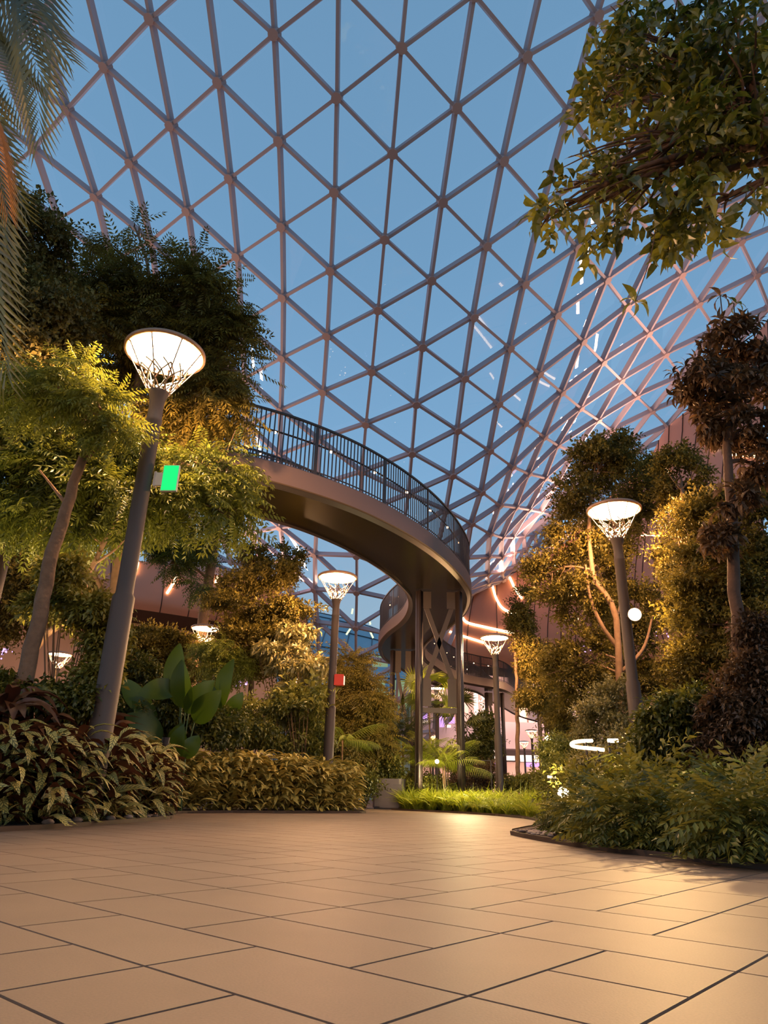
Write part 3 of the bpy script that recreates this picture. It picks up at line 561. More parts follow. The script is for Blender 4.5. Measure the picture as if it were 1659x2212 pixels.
def frame(xl,xr,Y,pl,pr_,zt=7.05,zp=6.05,zc=2.95,skew=0):
    """pair of round columns with plates and an X of flat braces"""
    A=np.array([xl,Y,0.]);B=np.array([xr,Y+skew,0.]);u=(B-A)/np.linalg.norm(B-A);W_=np.linalg.norm(B-A)
    Z=np.array([0,0,1.]);off=-np.array([2.1,26.5,0])
    for q,sg in((A,-1),(B,1)):
        m=MB();m.tube([q+off,q+off+Z*zt],.13,14);m.tube([q+off+u*sg*-.02+[0,-.2,0],q+off+Z*zt+[0,-.2,0]],.055,10)
        o=m.build('support_column',MT['column'],WK,smooth=True)
        for z0,z1 in((zp,zt),(zc-.9,zc)):
            g=MB();g.box(q+off+u*(-sg)*.24+Z*(z0+z1)/2,(.34,.06,z1-z0),rz2(math.atan2(u[1],u[0])));g.build('gusset_plate',MT['column'],o)
    for a,b in((A+u*.22+Z*(zp+.1),B-u*.22+Z*(zc-.1)),(B-u*.22+Z*(zp+.1),A+u*.22+Z*(zc-.1))):
        m=MB();m.beam(a+off,b+off,np.array([0,-1.,0]),.16,.08);m.build('cross_brace',MT['column'],WK)
    m=MB();m.beam(A+off+Z*(zc-.95),B+off+Z*(zc-.95),np.array([0,0,1.]),.1,.16);m.build('cross_beam',MT['column'],WK)
frame(atY(905,1500,23.6)[0],atY(994,1500,23.6)[0],23.6,0,0,zp=6.45,zc=4.05)
frame(atY(847,1500,34.5)[0],atY(893,1500,34.5)[0],34.5,0,0,zp=6.0,zc=3.3)
frame(atY(1046,1560,48.5)[0]+.2,atY(1090,1560,48.5)[0]-.1,48.5,0,0,zp=6.2,zc=3.2)
frame(-9,-7.4,13.9,0,0,skew=-1)
# ---------------------------------------------------------------- recycling bin
p=atZ(840,1748,0);
t=empty('recycling_bin',(p[0],p[1],0),'brushed steel twin recycling bin at the end of the paved plaza','bin')
s_=mpp(840,1716,p[1]);w=70*s_;h=61*s_
def stadium(w,d,n=10):
    r=d/2;P=[(w/2-r+r*math.cos(a),r*math.sin(a)) for a in np.linspace(-PI/2,PI/2,n)]+[(-w/2+r+r*math.cos(a),r*math.sin(a)) for a in np.linspace(PI/2,3*PI/2,n)];return P
m=MB();m.prism(stadium(w,.42),.04,h-.06);m.build('body',MT['steel'],t,smooth=False)
m=MB();m.prism(stadium(w-.06,.36),0,.04);m.build('plinth',MT['steeldark'],t)
m=MB();m.prism(stadium(w+.02,.44),h-.06,h);m.build('lid',MT['steel'],t)
for sx in(-1,1):
    d=MB();d.box((sx*w*.24,-.212,h*.46),(w*.40,.012,h*.74));dd=d.build('door',MT['steel'],t)
    q=MB();q.box((sx*w*.24,-.222,h*.80),(w*.26,.01,.05));q.build('slot',MT['steeldark'],dd)
    q=MB()                                           # small vertical lettering lines, illegible in the photo
    for k in range(7): q.box((sx*w*.24-.02,-.2205,h*(.25+k*.055)),(.035,.004,.018+.008*(k%3)))
    q.build('lettering',MT['steeldark'],dd)
# row of small candle-like lights behind the bin
for k in range(8):
    q=atY(834+k*6.6,1681+.3*k,25.5);m=MB();m.lathe([(0,-.04),(.022,-.035),(.026,0),(.018,.05),(0,.09)],8);o=m.build('table_light',MT['warmbulb'],loc=None);o.location=tuple(q)
    tag(o,'one of the small flame-like lights in a row just above the steel bin','light','row of small lights above the steel bin')
a=atY(832,1684,25.5);b_=atY(882,1687,25.5)
m=MB();m.beam(a-[0,0,.06],b_-[0,0,.06],np.array([0,0,1.]),.12,.05)
for q in(a,b_): m.tube([[q[0],q[1],0],[q[0],q[1],q[2]-.06]],.02,6)
tag(m.build('light_shelf',MT['rail'],loc=None),'thin dark shelf carrying the row of small lights behind the bin','shelf')
# ---------------------------------------------------------------- uplights, bollards, glowing bench rings
def spike(px,py,Y,label,tilt,glow='uplightglow',r=.06,name='garden_uplight',L=None):
    c=atY(px,py,Y);t=empty(name,(c[0],c[1],0),label,'spotlight');z=c[2]
    d=np.array(tilt,float);d/=np.linalg.norm(d)
    m=MB();m.tube([[0,0,0],[0,0,max(.05,z-.05)]],.012,6);m.build('stake',MT['rail'],t)
    m=MB();m.tube([np.array([0,0,z])-d*.14,np.array([0,0,z])-d*.02,np.array([0,0,z])],[r*.8,r,r*1.05],12);m.build('housing',MT['rail'],t)
    m=MB();m.tube([np.array([0,0,z])+d*.001,np.array([0,0,z])+d*.008],r*.95,12);m.build('lens',MT[glow],t)
    return c
c=spike(1217,1712,10.6,'leaning garden uplight with an oval glowing lens, behind the right groundcover',(-.45,-.75,.45),r=.09)
light('uplight_beam','SPOT',tuple(c+[-.05,-.05,.1]),180,(1,.75,.45),spot_size=R_(90),spot_blend=.6,shadow_soft_size=.05,aim=(c[0]-2,c[1]+6,2.5))
c=spike(1183,1596,30,'bright round garden spotlight just right of the two small distant lamps',(-.1,-1,.1),glow='spotglow',r=.13)
c=spike(944,1645,22.5,'small garden light glowing on a stake among the bright palms',(-.1,-1,.1),glow='warmbulb',r=.07)
light('palm_uplight','SPOT',(1.5,22.9,.5),200,(1,.80,.42),spot_size=R_(110),spot_blend=.6,shadow_soft_size=.08,aim=(1.9,24.2,2.5))
light('grass_fill','POINT',tuple(atY(1000,1600,20.5)),420,(1,.80,.42),shadow_soft_size=.1)  # fill light added above the lime grass to brighten it, no fitting
def ringlight(pts,Y,r,label):
    P=spline(np.array([atY(x,y,Y+dy) for x,y,dy in pts]),30);m=MB();m.tube(P,r,8);c=P.mean(0)
    t=m.build('ring_light',MT['strip'],loc=c);tag(t,label,'light')
    for q in(P[3],P[-3]):
        s=MB();s.tube([[q[0]-c[0],q[1]-c[1],-c[2]],[q[0]-c[0],q[1]-c[1],q[2]-c[2]]],.02,6);s.build('stand',MT['rail'],t)
ringlight([(1279,1600,.5),(1255,1601,.4),(1238,1604,.2),(1235,1610,0),(1250,1614,-.1),(1280,1617,-.2),(1305,1620,-.3)],11.6,.028,'glowing horseshoe-shaped light band among the right bushes')
ringlight([(1313,1600,0),(1324,1600,0),(1335,1600,0)],11.2,.03,'short glowing bar right of the horseshoe-shaped light')
ringlight([(1183,1678,0),(1192,1678,0),(1202,1679,0)],20,.035,'short low glowing bar left of the garden uplight')
m=MB();a=atY(963,1643,24);b_=atY(1060,1643,24)
m.tube([a,b_],.014,6)
for q in(a,b_): m.tube([[q[0],q[1],0],q],.014,6)
tag(m.build('barrier_rail',MT['steel']),'thin pale horizontal barrier rail crossing in front of the right walkway column','rail')
# ---------------------------------------------------------------- concourse behind the garden
cc=empty('concourse',(16,92,0),'pinkish two-level airport concourse with lit shops, behind the walkway','building')
def ccb(name,x0,x1,y0,y1,Y,mat,D=1,parent=None):
    a=atY(x0,y1,Y);b=atY(x1,y0,Y);m=MB()
    m.box(((a[0]+b[0])/2-16,Y+D/2-92,(a[2]+b[2])/2),(b[0]-a[0],D,b[2]-a[2]));return m.build(name,MT[mat],parent or cc)
ccb('upper_wall',905,1420,1330,1575,95,'pinkwall',1)
ccb('floor_slab',905,1500,1570,1612,88,'slab',6)
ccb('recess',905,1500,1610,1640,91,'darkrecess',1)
ccb('shop_front',905,1500,1636,1722,93,'pinkwall',1)
for x0,x1,y0,y1,mt in((1045,1075,1634,1647,'shop'),(1046,1076,1648,1658,'purple'),(1094,1112,1633,1642,'shop'),(1125,1165,1632,1645,'shop'),(1135,1168,1648,1656,'purple'),(1020,1038,1645,1654,'purple'),(1200,1240,1635,1645,'shop'),(1062,1074,1617,1624,'shop')):
    ccb('shop_sign',x0,x1,y0,y1,87,mt,.3)
for x0,x1,y0,y1,mt in((906,923,1538,1558,'purple'),(950,960,1545,1570,'purple'),(965,982,1549,1562,'purple'),(966,974,1566,1571,'shop'),(905,925,1556,1561,'shop')):
    ccb('upper_sign',x0,x1,y0,y1,86.5,mt,.3)
ccb('light_column',1025,1032,1492,1545,86,'shop',.4)
for x in(1120,1143,950,1000,1240,2300): ccb('white_column',x,x+9,1385,1575,90,'pinkwall',.8)
for k,(x0,x1,y) in enumerate([(1120,1150,1388),(1092,1128,1405),(1080,1140,1418),(1130,1200,1394),(1100,1150,1432),(1165,1235,1412)]):
    ccb('ceiling_light',x0,x1,y,y+3,84,'shop',.3)
rr=random.Random(3)
for k in range(26): # lattice screen of lit slots beside the light column
    x=1038+rr.random()*12;y=1500+k*2.4;ccb('screen_slot',x-4,x+4,y,y+1.2,87,'shop',.1)
for k in range(22):
    x=1160+rr.random()*26;y=1412+rr.random()*60;ccb('screen_slot',x,x+2.5,y,y+10,89,'shop',.1)
# hazy violet fairy lights seen through the planting
def fairy(cx,cy,rx,ry,Y,n,label,mat='flowerglow'):
    for k in range(n):
        a=rr.random()*2*PI;q=rr.random()**.5;c=atY(cx+rx*q*math.cos(a),cy+ry*q*math.sin(a),Y+rr.random())
        m=MB();r=mpp(cx,cy,Y)*(1.3+1.8*rr.random());m.lathe([(0,-r),(r*.8,-r*.6),(r,0),(r*.8,r*.6),(0,r)],6);o=m.build('fairy_light',MT[mat]);o.location=tuple(c);tag(o,label,'fairy light','fairy lights '+label.split('light ',1)[1] if 'light ' in label else 'warm little bulbs '+label.split('bulb ',1)[1])
fairy(20,1410,45,14,36,14,'tiny violet-white fairy light in the cluster at far left')
fairy(310,1440,40,14,34,12,'tiny violet fairy light between the near lamp pole and the paddle leaves')
fairy(1275,1400,30,16,26,12,'tiny pink-violet fairy light left of the right lamp pole')
fairy(1440,1370,24,24,24,8,'tiny violet fairy light right of the spotlight')
fairy(1405,1560,22,14,22,8,'tiny violet fairy light right of the lower right pole')
fairy(1620,1490,28,14,22,8,'tiny violet fairy light in the dark shrubs at the right edge')
fairy(520,1475,22,12,32,8,'tiny violet fairy light right of the paddle leaves')
fairy(375,1410,28,26,33,10,'warm little bulb between the lamp pole and the bare trunk','warmbulb')
fairy(515,1315,8,18,34,5,'warm little bulb inside the dark conical tree','warmbulb')
fairy(1235,1300,70,50,27,12,'warm little bulb glinting through the right lamp trees','warmbulb')
# ---------------------------------------------------------------- terminal roof outside, beyond the glass
tb=empty('terminal_building',(-5,100,0),'blue-grey domed terminal roof seen through the far glass wall','building')
m=MB();V=[];nu,nv=28,12
def tr(u,v):                                          # u along x, v from eave to crown
    x=-34+u*37;return np.array([x,100-38*(1-v)**1.0+4*abs(u-.5),9+15.5*math.sin(v*PI/2)*(1-.25*(2*u-1)**2)])-[-5,100,0]
V=[tr(a/nu,b/nv) for a in range(nu+1) for b in range(nv+1)]
m.add(V,[(a*(nv+1)+b,(a+1)*(nv+1)+b,(a+1)*(nv+1)+b+1,a*(nv+1)+b+1) for a in range(nu) for b in range(nv)]);m.build('roof',MT['termroof'],tb,smooth=True)
m=MB()
for b in range(1,nv,2): m.tube([tr(a/nu,b/nv)+[0,-.05,.05] for a in range(nu+1)],.07,4)
for a in range(1,nu,2): m.tube([tr(a/nu,b/nv)+[0,-.05,.05] for b in range(nv+1)],.06,4)
m.build('roof_seam',MT['termseam'],tb)
m=MB();m.box((-10.5,-37,4.5),(37,.6,9));m.build('glass_facade',MT['termroof'],tb)
for x0,x1,y0,y1 in((805,838,1418,1440),(806,832,1470,1500),(826,852,1500,1540),(850,880,1470,1530),(800,822,1520,1560),(835,862,1555,1580),(700,740,1500,1540),(600,640,1480,1520)):
    a=atY(x0,y1,61);b=atY(x1,y0,61);m=MB();m.box(((a[0]+b[0])/2+5,-39,(a[2]+b[2])/2),(b[0]-a[0],.1,b[2]-a[2]));m.build('lit_window',MT['termglow'],tb)
for pts in(((705,1310),(702,1318)),((762,1315),(760,1326)),((757,1358),(748,1371)),((800,1365),(806,1378)),((799,1343),(800,1349))):
    P=[atY(x,y,60)-np.array([-5,100,0]) for x,y in pts];m=MB();m.tube(P,.09,6);m.build('roof_lamp',MT['termstrip'],tb)
# area lights added near the rims to wash the gridshell; no fittings there
def shell_fill(rim,k0,k1,power,aim,size=9):
    P=spline(rim,40);n=0
    for q in np.linspace(k0,k1,4):
        i=int(q*39);p=P[i]+np.array([0,0,.4]);d=CI-p;d[2]=0;d/=np.linalg.norm(d);p=p+d*2.2
        light('shell_fill_light','AREA',tuple(p),power,(1,.56,.40),shape='RECTANGLE',size=size,size_y=.22,aim=tuple(p+d*aim[0]+np.array([0,0,aim[1]])))
shell_fill(rimr,.0,.32,700,(4,10),6);shell_fill(rimr,.45,.95,500,(7,10));shell_fill(riml,.1,.95,700,(7,10))
for x,y,z,p in((14,84,12,1500),(24,84,12,1500),(12,84,3,900),(24,84,3,900),(34,84,8,1500)):  # added area lights without fittings, brightening the concourse walls
    light('concourse_fill','AREA',(x,y,z),p,(1,.66,.55),shape='RECTANGLE',size=8,size_y=1.2,aim=(x,96,z-1))

# unseen uplights in the beds: lit foliage implies some, extras added for dark crowns
for k,(x,y,ax,ay,az,p,lab) in enumerate([(-3.75,12.9,-4.6,12.7,8.5,900,'added uplight behind the left tip of the sage hedge'),(-8.4,9.4,-7.6,10.8,7,900,'added uplight in the far left planting, out of view'),(-4.6,9.9,-4.6,12.4,6.5,800,'garden uplight hidden among the striped plants under the nearest lamp'),(-6.6,9.6,-6.4,11,6,700,'garden uplight hidden behind the striped plants at far left'),(-5.6,16,-4.5,18.5,5,300,'added uplight behind the paddle-leaved plant'),(6.6,10.2,6.3,11,5,120,'added uplight hidden in the dark bushes at right'),(-2.4,19.4,-2.6,19.8,3.5,80,'added uplight behind the sage hedge by the pale shrub'),(3.2,3.2,3.0,4.3,6,170,'added uplight under the corner tree, out of view')]):
    t=empty('garden_uplight',(x,y,0),lab,'spotlight');zz=1.25 if y>5 else .15;m=MB();m.tube([[0,0,0],[0,0,zz]],.014,6);m.build('stake',MT['rail'],t);m=MB();m.lathe([(0,zz-.15),(.06,zz-.15),(.07,zz),(.055,zz),(0,zz-.02)],12);m.build('housing',MT['rail'],t)
    light('crown_uplight','SPOT',(x,y,zz+.06),p,(1,.68,.34),spot_size=R_(95),spot_blend=.7,shadow_soft_size=.06,aim=(ax,ay,az))
# ================================================================ planting
def leaf_t(L,w,seg=3,droop=.25,fold=.15,peak=.45,pet=0,ex=.8):
    """one leaf along +x; returns V,F,uv"""
    V=[];uv=[]
    for i in range(seg+1):
        t=i/seg;ww=w*.5*(math.sin(PI*t**(math.log(.5)/math.log(peak)))**ex if 0<t<1 else .06);x=pet+L*t;z=L*(.18*math.sin(PI*t*.8)-droop*t*t)
        for s in(-1,0,1): V.append((x,s*ww,z+abs(s)*ww*fold*2));uv.append((.5+.5*s*(ww/(w*.5)),t))
    F=[(3*i+k,3*(i+1)+k,3*(i+1)+k+1,3*i+k+1) for i in range(seg) for k in(0,1)]
    return np.array(V,float),np.array(F),np.array(uv)
def rot_to(d,roll=None):
    """(n,3) directions -> (n,3,3) with columns x=d, z~up, extra roll about x"""
    d=d/np.linalg.norm(d,axis=1)[:,None];up=np.tile([0,0,1.],(len(d),1));up[np.abs(d[:,2])>.95]=[1,0,0]
    y=np.cross(up,d);y/=np.linalg.norm(y,axis=1)[:,None];z=np.cross(d,y)
    if roll is not None:
        c,s=np.cos(roll)[:,None],np.sin(roll)[:,None];y,z=y*c+z*s,z*c-y*s
    return np.stack([d,y,z],2)
def scatter(T,pos,d,scale,roll,tint,jit=.25):
    """bake a template at many places"""
    V,F,uv=T[:3];n=len(pos);Rm=rot_to(d,roll);W=np.einsum('nij,vj->nvi',Rm,V)*scale[:,None,None]+pos[:,None,:]
    m=len(V);FF=(F[None]+(np.arange(n)*m)[:,None,None]).reshape(-1,F.shape[1])
    lv=T[3] if len(T)>3 else np.zeros(m)
    tt=np.clip(tint[:,None]+(lv[None]-.5)*jit,0,1)
    return W.reshape(-1,3),FF,np.tile(uv,(n,1)),tt.ravel()
def merge(parts):
    V,F,U,T=[],[],[],[];o=0
    for v,f,u,t in parts: V.append(v);F.append(f+o);U.append(u);T.append(t);o+=len(v)
    return np.concatenate(V),np.concatenate(F),np.concatenate(U),np.concatenate(T)
def compound(leaves):
    """[(template, pos, dir, scale, roll)] -> one template with per-leaf tint"""
    P=[]
    for T,p,d,s,r in leaves:
        v,f,u,t=scatter(T,np.array([p],float),np.array([d],float),np.array([s]),np.array([r]),np.array([rng.random()]));P.append((v,f,u,t))
    return merge(P)
def pinnate(n=7,L=.42,ll=.105,lw=.030,droop=.35):
    one=(np.array([(0,0,0),(.5*ll,lw/2,-.005),(ll,0,-.02),(.5*ll,-lw/2,-.005)],float),np.array([(0,1,2,3)]),np.array([(0,.5),(1,.5),(.5,1),(0,.5)],float))
    A=[]
    for i in range(n):
        t=(i+1)/n;x=L*t;z=-droop*L*t*t
        for s in(-1,1): A.append((one,(x,0,z),(math.cos(R_(60)),s*math.sin(R_(60)),-.25-.3*rng.random()),.75+.4*math.sin(PI*t*.9),rng.normal()*.3))
    A.append((one,(L,0,-droop*L),(1,0,-.4),1,0))
    return compound(A)
def twig(n,L,ll,lw,spread=55,droop=.2,seg=2,whorl=False,ld=.25):
    """alternate broad leaves along a twig, or a whorl at its end"""
    A=[];lf=leaf_t(ll,lw,seg,ld,.12)
    for i in range(n):
        if whorl: a=2*PI*i/n;A.append((lf,(L,0,0),(.45,math.cos(a),math.sin(a)),.8+.4*rng.random(),rng.normal()*.3))
        else:
            t=(i+.6)/n;a=i*2.4;A.append((lf,(L*t,0,-droop*L*t*t),(math.cos(R_(spread)),math.sin(R_(spread))*math.cos(a),math.sin(R_(spread))*math.sin(a)*.8),.75+.5*rng.random(),rng.normal()*.4))
    return compound(A)
TP=dict(
 feather=pinnate(),featherfine=pinnate(9,.36,.07,.022),
 small=twig(9,.30,.085,.042,55,.2,2),ficus=twig(8,.24,.075,.042,55,.2,2),
 broad=twig(7,.34,.17,.075,55,.4,3,ld=.4),broadbig=twig(6,.36,.23,.10,50,.5,3,ld=.5),
 whorl=twig(7,.05,.16,.062,whorl=True,seg=3,ld=.35),whorlbig=twig(7,.06,.25,.085,whorl=True,seg=3,ld=.3),
 shrub=twig(8,.26,.12,.05,50,.3,2),lowfern=pinnate(6,.22,.07,.028,.5),
)
def cloud(blobs,n,sub=22,tight=.26,shell=.35):
    """leaf spray positions in clumpy ellipsoids: blobs (centre, radii); returns pos, outward"""
    vol=np.array([np.prod(r)**(2/3) for c,r in blobs]);cnt=(n*vol/vol.sum()).astype(int)+1;P=[];O=[]
    for (c,r),k in zip(blobs,cnt):
        c=np.array(c,float);r=np.array(r,float);s=max(5,int(sub));q=rng.normal(size=(s,3));q/=np.linalg.norm(q,axis=1)[:,None];q*=(shell+(1-shell)*rng.random((s,1)))**.6
        pw=rng.random(s)+.15;w=rng.choice(s,k,p=pw/pw.sum());g=q[w]+rng.normal(size=(k,3))*(tight*(.55+.8*rng.random(s))[w])[:,None]*np.array([1,1,.5]);P.append(c+g*r);O.append(g)
    P=np.concatenate(P);O=np.concatenate(O);return P,O
def blob(px,py,Y,rx,ry,rY=None,S=.16):
    c=atY(px,py,Y);k=mpp(px,py,Y);return (c,np.array([max(rx*k-S,rx*k*.55),rY if rY else max(rx*k-S,rx*k*.55),max(ry*k-S,ry*k*.5)]))
def foliage(name,blobs,n,tp,mat,parent,sc=1,tint=(.5,.25),sub=22,tight=.26,droop=.45,loc=(0,0,0),shell=.35,minz=.12):
    P,O=cloud(blobs,n,sub,tight,shell);k=P[:,2]>minz;P,O=P[k],O[k];m=len(P)
    d=O/(np.linalg.norm(O,axis=1)[:,None]+1e-6)+rng.normal(size=(m,3))*.55;d[:,2]=d[:,2]*.5-droop*rng.random(m)
    s=sc*(.75+.5*rng.random(m));ti=np.clip(rng.normal(tint[0],tint[1],m),0,1)
    V,F,U,T=scatter(TP[tp] if isinstance(tp,str) else tp,P,d,s,rng.normal(size=m)*.5,ti,.3)
    V[:,2]=np.maximum(V[:,2],.035)
    me=npmesh(name,V-np.asarray(loc),F,mat,T,U);o=link(name,me,parent);return o,P
def branch_tubes(m,trunk,tr,blobs,P,loc,nsub=7,r0=.045):
    trunk=np.asarray(trunk)
    for c,r in blobs:
        c=np.array(c);dd=np.linalg.norm(trunk-c,axis=1)+.6*np.abs(trunk[:,2]-c[2]+.5)*(trunk[:,2]>c[2]);a=trunk[int(np.argmin(dd))]
        mid=(a+c)/2+np.array([0,0,.12*np.linalg.norm(a-c)]);Q=spline(np.array([a,mid,c]),8);m.tube(Q-loc,np.linspace(r0,r0*.45,8),6)
        for k in range(nsub):
            e=c+rng.normal(size=3)*r*.55;s=Q[rng.integers(3,8)];h=(s+e)/2+rng.normal(size=3)*.08*np.linalg.norm(e-s)
            m.tube(spline(np.array([s,h,e]),6)-loc,np.linspace(r0*.42,r0*.12,6),5)
def tree(label,cat,base,trunk,radii,blobs,n,tp,mat,bark='bark',sc=1,name='garden_tree',stems=(),**kw):
    base=np.array([base[0],base[1],0.]);t=empty(name,tuple(base),label,cat)
    T=spline(np.vstack([base+[0,0,-.05],np.array(trunk)]),26);T[1:-1]+=rng.normal(size=(24,3))*.012
    m=MB();m.tube(T-base,np.interp(np.linspace(0,1,26),np.linspace(0,1,len(radii)),radii),10)
    branch_tubes(m,T,radii,blobs,None,base,r0=max(.02,min(radii[-1]*1.0,.06)))
    for s in stems:
        S=spline(np.array(s[0]),16);m.tube(S-base,np.linspace(s[1],s[2],16),8)
    m.build('trunk',MT[bark],t,smooth=True)
    if not isinstance(tp,list): tp=[(tp,mat,n,{})]
    for q,(a,b,c,k) in enumerate(tp):
        kk=dict(kw);kk.update(k);foliage('foliage',kk.pop('blobs',blobs),c,a,LF[b],t,sc,loc=base,**kk)
    return t
# -- left trees
A=atY
def G(px,Y): p=A(px,1700,Y);return p[0],Y
# near feathery tree whose lit sprays hang by the lamp
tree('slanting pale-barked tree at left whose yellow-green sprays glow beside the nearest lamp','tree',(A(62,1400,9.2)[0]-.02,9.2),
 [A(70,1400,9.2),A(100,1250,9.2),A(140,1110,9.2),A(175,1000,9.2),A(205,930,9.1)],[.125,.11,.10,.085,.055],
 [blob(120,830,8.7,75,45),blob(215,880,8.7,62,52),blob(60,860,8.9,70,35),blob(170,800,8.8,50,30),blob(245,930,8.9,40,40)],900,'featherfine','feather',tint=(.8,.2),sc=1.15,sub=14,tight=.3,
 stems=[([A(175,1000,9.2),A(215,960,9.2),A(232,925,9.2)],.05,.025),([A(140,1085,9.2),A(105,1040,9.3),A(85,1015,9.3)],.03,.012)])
tree('tall dense dark tree filling the far left edge behind the palm','tree',(-7.6,11.5),
 [(-7.5,11.5,2),(-7.4,11.4,5),(-7.2,11.3,8)],[.2,.17,.12,.08],
 [blob(50,520,10.6,95,115),blob(15,700,10.6,125,150),blob(110,680,10.8,90,100),blob(20,900,10.8,120,140),blob(-60,600,10.8,100,200)],9500,'ficus','ficus',bark='barkdark',sc=1.25,sub=40,tight=.22,tint=(.35,.25))
tree('tall feathery tree arching above and behind the nearest lamp','tree',(-5.4,13.0),
 [A(215,1500,13),A(262,1190,13),A(285,1000,13),A(300,800,13),A(330,650,12.8)],[.14,.13,.11,.09,.05],
 [blob(420,660,12.6,100,70),blob(330,600,12.8,90,60),blob(470,700,12.5,60,80),blob(510,800,12.5,50,70),blob(230,640,12.9,90,60),blob(200,740,13,120,90),blob(400,760,13.2,110,70),blob(440,880,13,95,80),blob(250,540,12.8,45,30),blob(290,490,12.8,22,14),blob(440,545,12.6,30,14)],
 6200,'feather','featherdark',tint=(.6,.3),sc=1.15,sub=20,tight=.25,
 stems=[([A(262,1190,13),A(225,1100,13),A(190,1010,13.2)],.07,.03),([A(300,870,13),A(365,770,12.8),A(410,680,12.7)],.045,.02),([A(240,1310,13),A(200,1230,13),A(185,1150,13)],.06,.02)])
tree('yellow-lit feathery tree with horizontal tiers of leaves around the lower lamp pole','tree',(-6.6,11.4),
 [A(78,1400,11.4),A(150,1330,11.3),A(200,1220,11.2),A(255,1120,11.1),A(300,1010,11)],[.08,.07,.055,.04,.025],
 [blob(180,960,11,110,45),blob(130,1040,11,110,45),blob(240,1080,10.9,110,35),blob(120,1130,11.1,110,40),blob(390,1010,11.4,90,50),blob(420,1090,11.4,95,42),blob(490,1020,11.6,45,90),blob(500,1110,11.6,45,35),blob(30,1040,11.2,70,100),blob(300,990,11.2,50,60)],
 3300,'featherfine','feather',sc=1.6,tint=(.5,.3),sub=20,tight=.22,
 stems=[([A(200,1220,11.2),A(245,1190,11.2),A(275,1160,11.2)],.03,.012)])
tree('bare-stemmed tree leaning in front of the left copper canopy, leaves high under the walkway','tree',(A(418,1640,27)[0],27),
 [A(424,1480,27),A(440,1330,27),A(455,1230,27),A(467,1130,27),A(478,1060,27)],[.24,.23,.21,.20,.18],
 [blob(400,1160,25.5,60,45),blob(500,1060,25.5,50,50),blob(370,1215,25.5,40,26),blob(430,1265,25.5,30,22)],1500,'feather','feather',sc=1.4,tint=(.35,.25),sub=12)
tree('dark shaggy tree left of the copper canopy, behind the slanting trunk','tree',(-12,19),
 [(-12,19,2),(-11.8,19,4)],[.15,.12,.08],
 [blob(60,1180,18,90,110),blob(20,1300,18,80,90),blob(140,1290,18,70,80),blob(250,1130,17,40,40)],3000,'small','ficus',bark='barkdark',sc=1.6,tint=(.5,.25),sub=24)
tree('dark conical tree with layered branches in front of the far glass wall','tree',(A(541,1650,21)[0],21),
 [A(541,1500,21),A(543,1350,21),A(546,1220,21),A(548,1180,21)],[.11,.09,.07,.03],
 [blob(545,1200,21,40,28),blob(590,1235,20.8,55,35),blob(515,1260,20.8,55,30),blob(560,1310,20.6,95,38),blob(525,1350,20.6,45,30),blob(560,1390,20.6,90,40),blob(520,1430,20.8,40,30),blob(600,1440,21,50,40),blob(625,1200,20.8,30,45)],
 4200,'small','featherdark',sc=1.35,tint=(.4,.25),sub=16,tight=.22,bark='barkdark')
tree('small yellow-lit tree glowing beneath the lamp behind the paddle leaves','tree',(A(470,1560,20)[0],20),
 [A(468,1500,20),A(462,1440,20)],[.06,.05,.03],
 [blob(480,1400,19.8,48,22),blob(455,1440,19.6,30,14),blob(500,1440,19.6,40,22)],700,'featherfine','feather',sc=1.3,tint=(.9,.15),sub=10)
tree('bushy dark tree low behind the big lamp pole, beside the copper canopy','tree',(A(345,1650,23)[0],23),
 [A(345,1500,23),A(345,1400,23)],[.1,.08,.05],
 [blob(330,1385,22.5,70,30),blob(365,1400,22.5,34,24),blob(300,1420,22,60,55),blob(400,1450,22,34,26)],2300,'small','featherdark',sc=1.5,tint=(.45,.25),sub=18)
tree('fine-leaved brownish tree right of the lamp pole with the red box','tree',(A(760,1690,24)[0],24),
 [A(758,1620,24),A(750,1540,24),A(745,1460,24)],[.08,.07,.05,.03],
 [blob(750,1440,24,42,40),blob(760,1500,24,60,50),blob(790,1545,24,45,45),blob(720,1560,24,60,60),blob(770,1600,24,60,50)],3400,'featherfine','featherdark',sc=1.7,tint=(.65,.25),sub=20)
# -- left shrubs
def shrub(label,cat,x,Y,blobs,n,tp,mat,sc=1,name='shrub',group=None,**kw):
    t=empty(name,(x,Y,0),label,cat,group);m=MB();base=np.array([x,Y,0.])
    for c,r in blobs:
        for k in range(4):
            e=np.array(c)+rng.normal(size=3)*np.array(r)*.4;s=base+[rng.normal()*.08,rng.normal()*.08,0.];m.tube(spline(np.array([s,(s+e)/2+[0,0,.1],e]),6)-base,np.linspace(.016,.006,6),5)
    m.build('stem',MT['bark'],t);foliage('foliage',blobs,n,tp,LF[mat],t,sc,loc=base,**kw);return t
shrub('tall pale-leaved shrub with whorled leaves, hiding a lamp beside the pole under the walkway','shrub',A(640,1600,19.2)[0],19.3,[blob(640,1370,19.2,45,35),blob(650,1440,19,65,50),blob(600,1420,19.2,50,40),blob(640,1520,19,65,50),blob(570,1400,19.3,30,30)],900,'whorl','pale',sc=1.1,tint=(.55,.3),sub=16,name='variegated_shrub')
shrub('glossy green shrub behind the sage hedge, left of the pole under the walkway','shrub',A(600,1600,18.3)[0],18.3,[blob(600,1560,18.2,100,55),blob(510,1570,17.6,70,45),blob(670,1600,18.6,45,45)],1300,'shrub','shrub',sc=1.15,tint=(.55,.3),sub=20)
shrub('bright light-green broad-leaved plant above the glossy green shrub','shrub',A(660,1520,18)[0],18.0,[blob(665,1500,18,40,25),blob(620,1490,18,34,18)],130,'broad','shrub',sc=1,tint=(.95,.1),sub=8)
